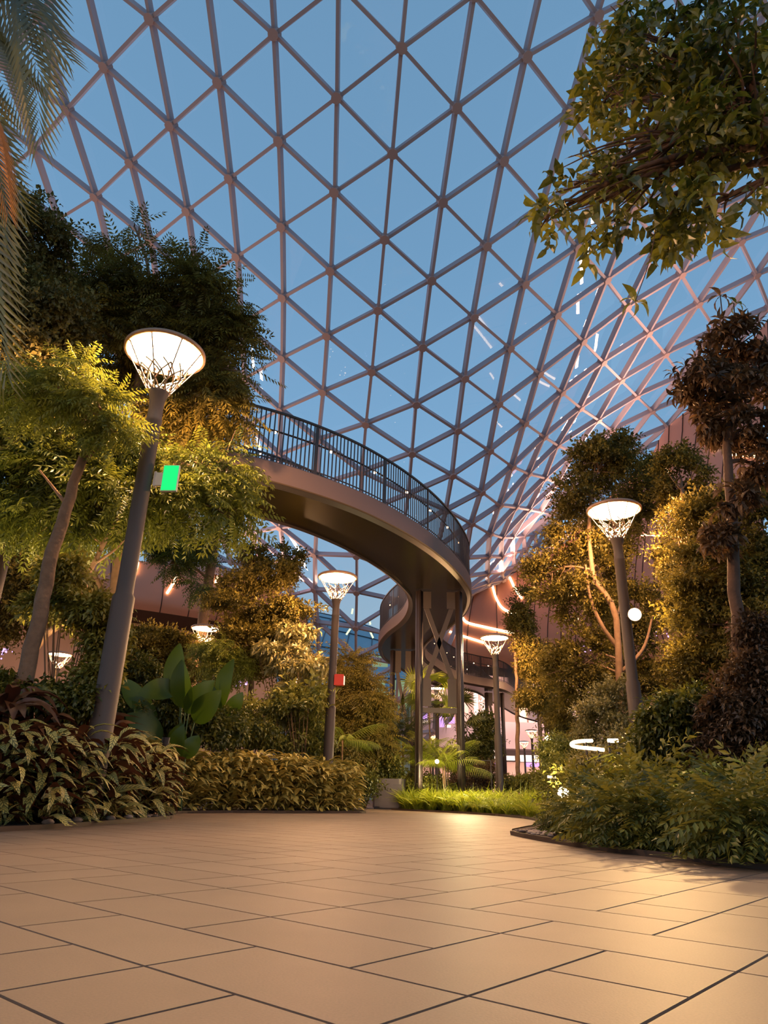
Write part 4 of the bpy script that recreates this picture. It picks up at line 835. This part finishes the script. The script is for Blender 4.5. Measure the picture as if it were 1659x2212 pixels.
shrub('loose leafy climber around the slanting trunks at left','climbing plant',A(150,1500,9.9)[0],9.9,[blob(135,1250,9.9,40,60),blob(185,1310,9.9,40,50),blob(95,1310,9.9,30,40),blob(225,1370,10,30,80),blob(215,1450,9.9,40,25)],800,'shrub','lowgreen',sc=1.05,tint=(.8,.25),sub=18,name='climbing_plant')
shrub('dark mixed shrub mass behind the paddle leaves','shrub',A(330,1560,15.5)[0],15.6,[blob(330,1540,15.6,90,60),blob(450,1560,15.8,80,50),blob(300,1460,16,50,60)],2200,'shrub','lowgreen',sc=1.1,tint=(.2,.2),sub=22)
shrub('dark ferny shrub at left between the hedge and the trunks','shrub',A(100,1480,9)[0],9.4,[blob(60,1490,9.4,80,35),blob(150,1505,9.6,70,30),blob(-40,1500,9,60,70)],1100,'shrub','lowgreen',sc=1.0,tint=(.35,.25),sub=22)
# -- right trees
tree('large-leaved tree hanging into the top right corner, nearest to the viewer','tree',(4.3,3.6),
 [(4.2,3.6,1.5),(4.0,3.7,3.0),(3.6,3.9,4.6),(3.1,4.1,5.6)],[.13,.12,.10,.07,.04],
 [blob(1560,60,4.3,110,80,.5),blob(1430,90,4.6,110,80,.5),blob(1340,60,4.8,55,50,.4),blob(1330,170,4.8,50,40,.4),blob(1400,220,4.6,100,60,.5),blob(1560,230,4.2,110,90,.5),blob(1300,230,4.9,70,22,.3),blob(1360,315,4.7,95,50,.4),blob(1500,345,4.4,110,80,.5),blob(1240,400,4.9,60,26,.3),blob(1290,440,4.8,60,38,.35),blob(1420,440,4.6,90,50,.4),blob(1540,440,4.3,70,50,.4),blob(1640,330,4.1,70,110,.5),blob(1185,465,4.9,30,34,.3),blob(1600,120,4.0,100,100,.5)],
 620,[('broadbig','broad',520,{}),],None,bark='barkdark',sc=.62,tint=(.5,.3),sub=7,tight=.40,droop=1.0,
 stems=[([(3.1,4.1,5.6),A(1500,100,4.4),A(1420,215,4.6),A(1330,370,4.8),A(1200,415,4.9)],.03,.008),([(3.3,4.0,5.0),A(1600,300,4.3),A(1540,340,4.4),A(1400,280,4.6),A(1300,220,4.9)],.03,.008),([A(1540,340,4.4),A(1470,420,4.5),A(1425,520,4.6)],.014,.005)])
shrub('single hanging sprig of bright broad leaves below the corner tree','leaf sprig',A(1372,640,4.6)[0],4.6,[blob(1372,668,4.6,12,12)],1,'whorl','broad') if False else None
def sprig(px,py,Y,label,k=7,s=.17,w=.07,mat='broad'):
    c=A(px,py,Y);t=empty('leaf_sprig',tuple(c),label,'leaf sprig');lf=leaf_t(s,w,4,.3,.1);P=[]
    for q in range(k):
        a=2*PI*q/k;P.append(scatter(lf,np.array([[0,0,0.]]),np.array([[math.cos(a)*.9,.3*math.sin(a*2),-.35+math.sin(a)*.7]]),np.array([.8+.3*rng.random()]),np.array([.8*math.cos(a)]),np.array([.75+.2*rng.random()])))
    V,F,U,T=merge(P);link('leaves',npmesh('leaves',V,F,LF[mat],T,U),t);return t,c
t,c=sprig(1372,652,4.6,'lone sprig of bright green leaves hanging below the corner tree')
m=MB();top=A(1420,470,4.6);m.tube(spline(np.array([c,(c+top)/2+[.03,0,0],top]),8)-c,.004,5);m.build('twig',MT['barkdark'],t)
tree('reddish-brown leathery-leaved tree at the right edge, upright shoots on top','tree',(A(1600,1500,9)[0]+.3,9.2),
 [A(1610,1500,9.1),A(1585,1200,9),A(1570,950,9),A(1590,760,9)],[.1,.09,.08,.06,.04],
 [blob(1590,740,9,80,50),blob(1560,830,8.8,95,65),blob(1640,800,9,60,90),blob(1520,800,8.9,45,30),blob(1600,930,9,90,50),blob(1530,910,9,40,40),blob(1640,1010,9.2,60,70),blob(1590,1080,8.8,50,50),blob(1560,1170,8.8,60,50)],
 900,'whorlbig','magnolia',bark='barkdark',sc=.62,tint=(.35,.3),sub=16,tight=.24,droop=.1,
 stems=[([A(1575,750,9),A(1562,690,9),A(1556,640,9)],.015,.008),([A(1595,750,9),A(1588,700,9),A(1585,655,9)],.015,.008)])
sprig(1556,640,9,'dark reddish leaf rosette on the topmost shoot at right',6,.26,.10,'magnolia')
sprig(1590,655,9,'greenish leaf rosette on the second shoot at top right',6,.2,.08,'broad')
tree('feathery tree wrapping the bright right lamp, its crown against the gridshell','tree',(A(1330,1640,14.6)[0],14.8),
 [A(1338,1500,14.7),A(1330,1330,14.6),A(1285,1250,14.6),A(1272,1150,14.6),A(1280,1050,14.6)],[.09,.08,.07,.05,.03],
 [blob(1290,1000,14.8,60,60),blob(1240,1060,14.8,50,50),blob(1230,1150,15,55,60),blob(1320,980,15,60,40),blob(1180,1240,15.2,45,60),blob(1250,1280,15.2,60,70),blob(1215,1440,15.6,40,70),blob(1260,1420,15.2,60,70),blob(1260,1540,15.6,60,60),blob(1300,1250,16.2,50,90),blob(1320,1150,16.4,60,70),blob(1390,1050,16.0,60,70),blob(1360,1330,17,70,90),blob(1350,1450,17,70,70)],
 6800,'small','featherdark',sc=1.15,tint=(.35,.3),sub=22,tight=.24,
 stems=[([A(1335,1400,14.7),A(1300,1350,14.6),A(1275,1290,14.6),A(1265,1220,14.6)],.05,.02),([A(1345,1450,14.7),A(1390,1400,14.7),A(1410,1330,14.7)],.05,.02)])
tree('tall green mass of trees behind and right of the spotlight','tree',(5.9,12.4),
 [(5.9,12.4,2),(5.8,12.3,4),(5.8,12.3,5.5)],[.14,.12,.09,.05],
 [blob(1470,1030,12.9,55,80),blob(1530,1130,11.8,80,80),blob(1470,1200,13.3,50,80),blob(1540,1230,11,100,80),blob(1620,1130,11,80,100),blob(1480,1310,12.6,50,70),blob(1570,1350,11,100,90),blob(1530,1430,11.4,80,70),blob(1640,1260,10.8,60,100),blob(1460,1430,13.6,40,70)],
 7000,'small','featherdark',sc=1.0,tint=(.5,.3),sub=28,tight=.23)
tree('reddish bushy tree at the right edge below the leathery one','tree',(5.1,8.9),
 [(5.05,8.9,1.2),(5.0,8.9,2.4)],[.09,.08,.05],
 [blob(1640,1480,8.9,80,90),blob(1590,1560,8.8,80,70),blob(1650,1380,9,60,80),blob(1650,1620,8.7,70,80),blob(1560,1640,8.8,70,50)],2600,'shrub','magnolia',sc=.9,tint=(.2,.2),sub=22,bark='barkdark')
# -- right low planting: individual groundcover clumps
def plantmesh(name,tp,mat,n,rad,h,sc,droop=.3,tint=(.5,.25),base=0.05,flat=False):
    P=rng.normal(size=(n,3));P/=np.linalg.norm(P,axis=1)[:,None];P*=(.35+.65*rng.random((n,1)))
    P[:,2]=np.abs(P[:,2]);d=P+rng.normal(size=(n,3))*.35;d[:,2]=d[:,2]*.6-droop*rng.random(n)+.1
    pos=P*np.array([rad,rad,h])+[0,0,base]
    V,F,U,T=scatter(TP[tp],pos,d,sc*(.75+.5*rng.random(n)),rng.normal(size=n)*.4,np.clip(rng.normal(tint[0],tint[1],n),0,1),.3);V[:,2]=np.maximum(V[:,2],.01)
    return npmesh(name,V,F,LF[mat],T,U)
def inpoly(x,y,P):
    c=False;n=len(P)
    for i in range(n):
        x1,y1=P[i];x2,y2=P[(i+1)%n]
        if (y1>y)!=(y2>y) and x<(x2-x1)*(y-y1)/(y2-y1)+x1:c=not c
    return c
def edge_dist(x,y,P):
    b=9e9;n=len(P)
    for i in range(n):
        a=np.array(P[i]);c=np.array(P[(i+1)%n]);d=c-a;t=max(0,min(1,((np.array([x,y])-a)@d)/(d@d)));b=min(b,np.linalg.norm(a+d*t-[x,y]))
    return b
def fill(poly,meshes,xr,yr,step,jit,margin,name,label,cat,group,cond=None,sc=(.85,1.15),z=.03):
    n=0;y=yr[0]
    while y<yr[1]:
        x=xr[0]+(int((y-yr[0])/step)%2)*step*.5
        while x<xr[1]:
            a=x+rng.normal()*jit;b=y+rng.normal()*jit
            if inpoly(a,b,poly) and edge_dist(a,b,poly)>margin and (cond is None or cond(a,b)):
                q=proj((a,b,.3))
                if -60<q[0]<1720:
                    s=sc[0]+(sc[1]-sc[0])*rng.random()
                    o=link(name,meshes[int(rng.integers(len(meshes)))],None,(a,b,z),rng.random()*6.28,s);lb=label(a,b) if callable(label) else label
                    tag(o,lb,cat,group+((' '+lb[:18]) if callable(label) else ''));n+=1
            x+=step
        y+=step*.87
    return n
low=[plantmesh('groundcover_plant','lowfern','lowgreen',270,.40,.44,.95,tint=(.5,.3)) for _ in range(4)]
fill(RIGHTBED,low,(1.6,7),(4.2,10.6),.50,.06,.24,'groundcover_plant','low ferny olive-green groundcover plant in the right bed by the paving edge','plant','ferny groundcover plants in the right bed',cond=lambda a,b:b<9.6 and not(a<2.3 and b>7.5) and a-2<(b-4)*.55+2.2,sc=(.8,1.15))
mid=[plantmesh('bushy_plant','shrub','lowgreen',150,.55,.85,1.0,tint=(.6,.3)) for _ in range(3)]
fill(RIGHTBED,mid,(2.4,9),(7.6,14),.95,.12,.5,'bushy_plant','mid-height leafy bush behind the groundcover in the right bed','shrub','leafy bushes in the right bed',cond=lambda a,b:a>2.5+.05*b and b>8.2 and a<b*.62+.8,sc=(.8,1.1))
# striking single plants at right
def bigleafplant(px,py,Y,label,n=9,L=.5,w=.4,mat='palmbright',name='lobed_plant',tp=None):
    c=A(px,py,Y);base=np.array([c[0],Y,.03]);t=empty(name,tuple(base),label,'plant');P=[];m=MB()
    lob=tp or frondleaf(L,w)
    for q in range(n):
        a=2*PI*q/n+rng.random();h=max(.1,(c[2]-.1)*(.65+.5*rng.random()));e=np.array([math.cos(a)*.25,math.sin(a)*.25,h]);m.tube(spline(np.array([[0,0,0],e*[.4,.4,.6],e]),6),.008,5)
        P.append(scatter(lob,e[None],np.array([[math.cos(a),math.sin(a),.1+.3*rng.random()]]),np.array([.8+.4*rng.random()]),np.array([rng.normal()*.3]),np.array([.5+.5*rng.random()])))
    V,F,U,T=merge(P);link('leaves',npmesh('leaves',V,F,LF[mat],T,U),t);m.build('stem',MT['bark'],t);return t
def frondleaf(L,w):
    A_=[];lf=leaf_t(w*.62,w*.13,2,.25,.05)
    for i in range(7):
        t=(i+.5)/7
        for s in(-1,1): A_.append((lf,(L*t,0,.05*math.sin(PI*t)),(math.cos(R_(48)),s*math.sin(R_(48)),-.1),.6+.5*math.sin(PI*t),0))
    A_.append((lf,(L*.95,0,0),(1,0,-.15),1.1,0));return compound(A_)
bigleafplant(1450,1660,8.6,'bright green lobed-leaf plant lit by the spotlight, right of the lamp pole',11,.42,.42)
bigleafplant(1375,1690,8.4,'smaller green lobed-leaf plant at the foot of the right lamp pole',8,.34,.34)
TP['brom']=compound([(leaf_t(.26,.035,3,.35,.2),(0,0,0),(math.cos(a),math.sin(a),.9),.8+.3*rng.random(),0) for a in np.arange(0,6.28,.42)])
def brom(px,py,Y,label,s=1.):
    c=A(px,py,Y);V,F,U,T=scatter(TP['brom'],np.zeros((1,3)),np.array([[1,0,0.]]),np.array([s]),np.zeros(1),np.array([.6]),.5);o=link('bromeliad',npmesh('bromeliad',V,F,LF['pinkleaf'],T,U),None,(c[0],Y,max(.05,c[2]-.12*s)));tag(o,label,'plant')
brom(1635,1790,5.6,'pinkish spiky rosette plant at the right edge of the groundcover',1.1)
brom(1655,1755,5.9,'upper pinkish spiky rosette at the very right edge',1.1)
brom(1550,1815,5.8,'small purplish rosette plant low in the right groundcover',.7)
c=A(1274,1747,7.9);m=MB();lf=leaf_t(.10,.05,3,.2,.1)
V,F,U,T=merge([scatter(lf,np.array([[q*.03-.05,0,0]]),np.array([[1,.2*q,.1]]),np.array([1.]),np.zeros(1),np.array([.3])) for q in range(4)])
tag(link('orange_flower',npmesh('orange_flower',V,F,pbr('orange_petal',(.75,.10,.02),.6),T,U),None,tuple(c)),'orange-red flower bract on top of the right groundcover','flower')
# -- lime grass bed
def bladeT(n,h,spread,w):
    A_=[]
    for k in range(n):
        a=rng.random()*6.28;s=spread*(.3+.7*rng.random());lf=leaf_t(h*(.7+.5*rng.random()),w,3,.5,.1,peak=.3)
        A_.append((lf,(rng.normal()*.05,rng.normal()*.05,0),(math.cos(a)*s,math.sin(a)*s,1-.3*s),1,rng.normal()*.5))
    return compound(A_)
def tuft(n,h,spread,w,mat='grass',nm='grass_tuft'):
    V,F,U,T=bladeT(n,h,spread,w);V[:,2]=np.maximum(V[:,2],.005);return npmesh(nm,V,F,LF[mat],T,U)
gm=[tuft(80,.62,.9,.028) for _ in range(4)]
fill(RIGHTBED,gm,(.4,6.5),(15.5,27),.36,.08,.12,'grass_tuft','tuft of lime-green grass in the strip in front of the walkway columns','grass tuft','lime grass tufts in front of the columns',cond=lambda a,b:b>19.6 and a<5.6 and a>.8+.0*b and b<24.0,sc=(.8,1.15))
fill(RIGHTBED,gm,(2.3,6.5),(13,20),.40,.08,.12,'grass_tuft','short bright yellow-green grass tuft right of the lamp in the lime grass','grass tuft','short grass tufts right of the lamp',cond=lambda a,b:b<=19.6 and a<3.0+b*.075 and a>2.6,sc=(.55,.8))
dm=[plantmesh('dark_low_plant','lowfern','maroon',80,.28,.26,1.2) for _ in range(2)]
for px,py,Y in((1075,1742,22.2),(1058,1745,22),(1092,1744,21.8),(1108,1748,20.5),(1046,1742,22.6)):
    c=A(px,py,Y);tag(link('dark_low_plant',dm[int(rng.integers(2))],None,(c[0],Y,.03),rng.random()*6),'low dark maroon plant at the foot of the lamp in the lime grass','plant','dark low plants round the lamp foot')
# -- palms in the middle
def frond(L=1.3,n=22,ll=.38,w=.03,droop=.5,curve=.5):
    A_=[];lf=leaf_t(ll,w,2,.35,.1,peak=.35)
    for i in range(n):
        t=(i+1)/n;x=L*math.sin(curve*t*1.6)/(curve*1.6);z=-L*curve*t*t*.55
        for s in(-1,1): A_.append((lf,(x,0,z),(math.cos(R_(50-12*t)),s*math.sin(R_(50-12*t)),-droop),.55+.65*math.sin(PI*min(1,t*.85+.1)),s*.4))
    return compound(A_)
TP['frond']=frond();TP['fan']=compound([(leaf_t(.5,.045,2,.3,.1,peak=.55),(.0,0,0),(math.cos(a),math.sin(a),.15),.85+.2*rng.random(),0) for a in np.linspace(-1.9,1.9,19)])
def palm(px,pytop,Y,label,nf=9,mat='palmbright',fan=False,stemn=3,L=1.,name='palm_plant',tint=.6):
    c=A(px,pytop,Y);base=np.array([c[0],Y,.0]);t=empty(name,tuple(base),label,'palm');m=MB();P=[]
    for s in range(stemn):
        h=c[2]*(.75+.25*rng.random()) if s else c[2];e=np.array([rng.normal()*.12*(s>0),rng.normal()*.12,h]);st=np.array([rng.normal()*.06,rng.normal()*.06,0]);m.tube(spline(np.array([st,(st+e)/2+[.02,0,0],e]),8),np.linspace(.028,.02,8),7)
        for k in range(nf if s==0 else max(4,nf-3)):
            a=k*2.4+s;el=.15+.9*rng.random();d=np.array([math.cos(a)*math.cos(el),math.sin(a)*math.cos(el),math.sin(el)])
            if fan:
                p=e+d*.45*L;m.tube([e,p],.006,4);P.append(scatter(TP['fan'],p[None],d[None]+[0,0,-.3],np.array([L*(.8+.3*rng.random())]),np.array([rng.normal()*.5]),np.array([tint+.3*rng.normal()*.5])))
            else: P.append(scatter(TP['frond'],e[None],d[None],np.array([L*(.8+.3*rng.random())]),np.array([rng.normal()*.3]),np.array([tint+.15*rng.normal()])))
    V,F,U,T=merge(P);V[:,2]=np.maximum(V[:,2],.03);link('fronds',npmesh('fronds',V,F,LF[mat],T,U),t);m.build('stem',MT['bark'],t,smooth=True)
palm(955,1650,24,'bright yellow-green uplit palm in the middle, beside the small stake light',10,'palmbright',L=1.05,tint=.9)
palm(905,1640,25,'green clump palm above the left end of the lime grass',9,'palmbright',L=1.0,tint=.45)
palm(925,1500,27,'fan palm with spread leaves between the walkway columns',9,'palmbright',True,2,1.5,tint=.3)
palm(870,1590,26.5,'dark slender palm right of the left walkway frame',8,'palm',L=1.15,tint=.6)
palm(835,1560,26,'drooping broad-fronded palm above the steel bin',7,'palm',L=1.2,tint=.9)
palm(985,1545,29,'taller fan palm beside the right walkway column',8,'palm',True,2,1.5,tint=.8)
palm(740,1600,20.5,'small arching palm just right of the lamp pole with the red box',7,'palmbright',False,1,.9,tint=.3)
def bush(label,px,py,Y,rx,ry,n,tp,mat,sc,tint,extra=(),**k):
    shrub(label,'shrub',A(px,py,Y)[0],Y,[blob(px,py,Y,rx,ry)]+[blob(*e) for e in extra],n,tp,mat,sc=sc,tint=tint,**k)
bush('dark shrub mass left of the bin, behind the hedge end',790,1640,24,45,45,1500,'small','lowgreen',1.5,(.3,.2),[(770,1690,22,40,30),(830,1660,24,30,35)])
bush('reddish dark shrub at the foot of the columns, behind the grass',1015,1690,26,45,28,1100,'small','magnolia',1.3,(.3,.2),[(1050,1670,27,30,25)])
bush('dark rounded bush behind the right walkway column',1030,1600,31,35,55,1300,'small','lowgreen',1.6,(.15,.15),[(1000,1650,30,30,40),(1050,1560,31,20,25)])
bush('green bush below the two small distant lamps',1150,1690,26,50,25,1200,'small','lowgreen',1.3,(.7,.2),[(1200,1700,24,45,25),(1110,1700,27,30,22)])
bush('leafy mass behind the ring light at right',1240,1640,19.5,60,50,1500,'small','shrub',1.2,(.35,.3),[(1290,1670,18,50,35),(1200,1620,21,40,40)])
bush('green undergrowth left of the lit palm, above the lime grass',890,1690,24.5,45,22,900,'shrub','lowgreen',1.2,(.6,.3),[(940,1700,24.5,40,18)])
bush('olive leafy bush right of the bright lobed plant',1540,1720,8,70,40,900,'shrub','lowgreen',.9,(.4,.3))
bush('brownish lit bush at the base of the right trees, behind the uplight',1300,1560,13.5,60,60,1300,'small','pale',.9,(.25,.25),[(1350,1600,12.6,40,50),(1280,1640,12.4,50,40),(1330,1500,13.8,50,40)])
bush('dark undergrowth beneath the green trees at right',1480,1560,9.8,90,70,1700,'shrub','lowgreen',1.0,(.2,.2),[(1420,1620,10.3,50,50),(1560,1600,9.6,60,50)])
tree('thin brown-trunked young tree between the lime-grass lamp and the right trees','tree',(A(1118,1700,27)[0],27),
 [A(1118,1600,27),A(1116,1480,27),A(1112,1380,27)],[.09,.08,.07,.04],
 [blob(1125,1360,27,25,40),blob(1150,1420,27,30,50),blob(1130,1300,27,20,35),blob(1165,1500,26.5,35,60)],1900,'small','featherdark',sc=1.5,tint=(.5,.25),sub=14)
tree('slim tree with red-brown trunk behind the two small distant lamps','tree',(A(1197,1680,33)[0],33),
 [A(1197,1600,33),A(1195,1500,33)],[.1,.09,.06],
 [blob(1200,1520,33,30,40),blob(1215,1590,32,30,35)],900,'small','featherdark',sc=1.8,tint=(.4,.2),sub=12)
# -- paddle-leaved plant (bird of paradise)
def paddle(label,px,Y,leaves,name='paddle_plant'):
    b=A(px,1700,Y);base=np.array([b[0],Y,0.]);t=empty(name,tuple(base),label,'plant');V=[]
    for (x0,y0,x1,y1,w,dy,roll,tn) in leaves:
        a=A(x0,y0,Y);e=A(x1,y1,Y+dy);d=e-a;L=np.linalg.norm(d);k=mpp(x0,y0,Y)
        lf=leaf_t(1,w*.88*k/L,14,.05,.12,peak=.45,ex=.68)
        x=d/L;nn=np.array([.35*math.sin(roll*3),-1,.25]);nn-=x*nn.dot(x);nn/=np.linalg.norm(nn);yy=np.cross(nn,x)   # blade turned to the path
        v=(lf[0]*[1,1,1])@np.stack([x,yy,nn])*L+(a-base);f=lf[1];u=lf[2];tt=np.full(len(v),tn)
        o=link('leaf',npmesh('leaf',v,f,LF['banana'],tt,u,smooth=True),t)
        m=MB();m.tube(spline(np.array([[rng.normal()*.05,rng.normal()*.05,0],((a-base)*[.5,.5,.55]),a-base]),8),np.linspace(.022,.012,8),6);m.build('stalk',MT['barkgreen'],t,smooth=True)
        m=MB();q=a-base;m.tube([q+d*0,q+d*.3+[0,-.01,.03*L],q+d*.9+[0,-.01,-.01]],[.012,.009,.003],5);m.build('midrib',MT['barkgreen'],o)
MT['barkgreen']=pbr('green_stalk',(.09,.14,.04),.5)
paddle('big paddle-leaved plant with upright glossy leaves in the left bed',385,14.6,[
 (392,1530,392,1392,62,.2,1.45,.3),(408,1535,396,1425,58,-.1,1.6,.9),(390,1490,300,1500,55,-.1,.3,.5),(340,1560,268,1470,50,.3,1.2,.7),
 (400,1540,465,1470,52,-.1,.8,.4),(350,1600,270,1545,60,-.3,.5,.1),(390,1620,395,1560,55,-.3,1.2,.2),(420,1560,480,1490,60,-.3,.5,.2),(330,1570,290,1500,45,.1,.8,.6)])
paddle('second smaller paddle-leaved plant further back, beside the yellow-lit tree',480,16.2,[
 (480,1530,508,1425,46,.1,1.5,.4),(475,1545,440,1470,44,.1,1.2,.6),(490,1550,525,1495,38,-.1,.7,.3)])
paddle('low rounded paddle leaf plant just above the hedge',395,13.9,[(385,1640,400,1565,50,-.2,1.4,.15),(400,1640,430,1590,45,.1,1.0,.2)])
# -- hedge plants: striped calatheas (near left) and the sage hedge
def calathea(n,H,L,w,mat,nm,droop=.55):
    A_=[]
    for k in range(n):
        a=rng.random()*6.28;z=H*(.02+.98*rng.random()**.9);r=.05+.13*rng.random();el=.65-.9*rng.random()
        A_.append((leaf_t(L*(.75+.5*rng.random()),w,5,droop,.14,peak=.42),(math.cos(a)*r,math.sin(a)*r,z),(math.cos(a)*math.cos(el),math.sin(a)*math.cos(el),math.sin(el)),1,rng.normal()*.35))
    V,F,U,T=compound(A_);V[:,2]=np.maximum(V[:,2],.005)
    me=npmesh(nm,V,F,LF[mat],T,U,smooth=True);return me
def hedge_h(a,b): return 1
c1=[calathea(64,.95,.36,.11,'calathea','striped_plant') for _ in range(4)]
c2=[calathea(60,1.0,.38,.12,'maroon','maroon_plant',.4) for _ in range(3)]
sg=[calathea(120,.98,.27,.085,'sage','hedge_plant',.35) for _ in range(4)]
n1=fill(LEFTBED,c1,(-8.5,-2.9),(6.4,12.4),.40,.05,.17,'striped_plant','leafy plant with pale striped leaves, in the mass at the near left of the paving','plant','striped-leaf plants in the near left bed',cond=lambda a,b:edge_dist(a,b,LEFTBED)<1.5,sc=(.72,1.05))
n2=fill(LEFTBED,c2,(-9.5,-3.2),(7.2,12.8),.55,.06,1.0,'maroon_plant','dark maroon broad-leaved plant rising behind the striped plants at left','plant','maroon-leaved plants in the near left bed',cond=lambda a,b:edge_dist(a,b,LEFTBED)<2.9,sc=(1.1,1.45))
n3=fill(LEFTBED,sg,(-6,-.3),(12.2,19.5),.43,.05,.16,'hedge_plant','dense sage-green leafy plant in the low hedge along the far left paving edge','plant','sage hedge plants along the far left paving edge',cond=lambda a,b:edge_dist(a,b,LEFTBED)<1.6 and b>12.3,sc=(.9,1.2))
# -- palm crown at top left, close to the viewer
def fr2(L,n,ll,w):
    A_=[];lf=leaf_t(ll,w,2,.25,.1,peak=.3)
    for i in range(n):
        t=(i+1)/n
        for s in(-1,1): A_.append((lf,(L*t,0,-L*.18*t*t),(math.cos(R_(66-40*t)),s*math.sin(R_(66-40*t)),-.2),.5+.7*math.sin(PI*min(1,.2+t*.75)),s*.3))
    return compound(A_)
TP['date']=fr2(1.5,25,.42,.042)
tp_=A(-260,330,5.2);t=empty('palm_tree',(tp_[0],tp_[1],0),'date palm with drooping dark fronds at the top left edge','palm')
base=np.array([tp_[0],tp_[1],0]);m=MB();m.tube(spline(np.array([[0,0,0],[0.03,0,2],[0,0,tp_[2]]]),20),.16,12);m.build('trunk',MT['bark'],t,smooth=True)
def pf(x0,y0,Y0,x1,y1,Y1,name,mat,tint,yaw=0.,wid=1.):
    a=A(x0,y0,Y0);e=A(x1,y1,Y1);d=e-a;L=np.linalg.norm(d);x=d/L;n_=np.array([math.sin(yaw),-math.cos(yaw),-.35]);n_-=x*n_.dot(x);n_/=np.linalg.norm(n_);yy=np.cross(n_,x)
    v,f,u,tt=TP['date'];v=(v*[L/1.5,wid,1.])@np.stack([x,yy,n_])+(a-base)
    o=link(name,npmesh(name,v,f,LF[mat],np.clip(tint+(tt-.5)*.5,0,1),u),t)
    mm=MB();mm.tube(spline(np.array([tp_-base,(tp_+a)/2-base+[0,0,.1],a-base]),8),.014,5);mm.build('frond_stalk',MT['barkdark'],o)
pf(78,-90,4.6,66,235,4.5,'frond','palm',.35,.2,.85);pf(-30,-90,4.9,50,130,4.8,'frond','palm',.15,-.3,.9);pf(-90,-120,4.8,110,60,4.6,'frond','palm',.3,.3,.8)
pf(-60,60,4.9,30,200,4.8,'frond','palm',.15,.5,.8);pf(-40,170,5.0,-12,560,4.9,'frond','palm',.55,.3,.8);pf(-70,330,5.0,-22,760,5.0,'frond','palm',.7,.1,.85);pf(-45,210,4.8,12,395,4.7,'frond','palmorange',.6,.6,.45);pf(-90,120,5.1,0,420,5.1,'frond','palm',.3,-.4,.7)
# -- pebbles and small plants at the bed tips
def pebbles(cx,cy,rx,ry,n,label,grp):
    ms=[]
    for k in range(4):
        m=MB();r=.022;pr=[(0,-r*.6),(r*.9,-r*.3),(r*1.1,0),(r*.8,r*.4),(0,r*.6)];m.lathe(pr,9);o=m.build('pebble',MT['pebble' if k%3 else 'pebble2'],smooth=True);o.data.transform(Matrix.Diagonal((1+.4*rng.random(),.8,.9,1)));ms.append(o.data);bpy.data.objects.remove(o)
    k=0
    while k<n:
        a=cx+rng.normal()*rx;b=cy+rng.normal()*ry;P=RIGHTBED if cx>0 else LEFTBED
        if inpoly(a,b,P) and edge_dist(a,b,P)>.04:
            s=.7+1.0*rng.random();tag(link('pebble',ms[int(rng.integers(4))],None,(a,b,.03+.011*s),rng.random()*6,s),label,'pebble',grp);k+=1
pebbles(1.86,8.75,.13,.4,75,'small rounded pebble at the curved tip of the right bed','pebbles at the tip of the right bed')
pebbles(-3.22,10.8,.1,.7,60,'small rounded pebble at the tip of the near left bed','pebbles at the tip of the left bed')
for k in range(5):
    a,b=-3.42+.05*rng.normal(),8.0+.7*k;tag(link('bromeliad',None or bpy.data.meshes['bromeliad'],None,(a,b,.04),rng.random()*6,.5),'tiny pinkish plant low at the edge of the near left bed','plant','tiny pinkish plants at the left bed edge')
for k,(x,y) in enumerate([(-3.38,8.3),(-3.36,8.55),(-3.25,9.3),(-3.4,7.9),(-3.2,9.8)]):
    m=MB();m.lathe([(0,-.03),(.05,-.02),(.065,0),(.045,.025),(0,.035)],10);o=m.build('river_stone',MT['pebble'],smooth=True);o.location=(x,y,.055);o.rotation_euler=(0,0,k);tag(o,'larger pale river stone along the edge of the near left bed','stone','river stones along the left bed edge')
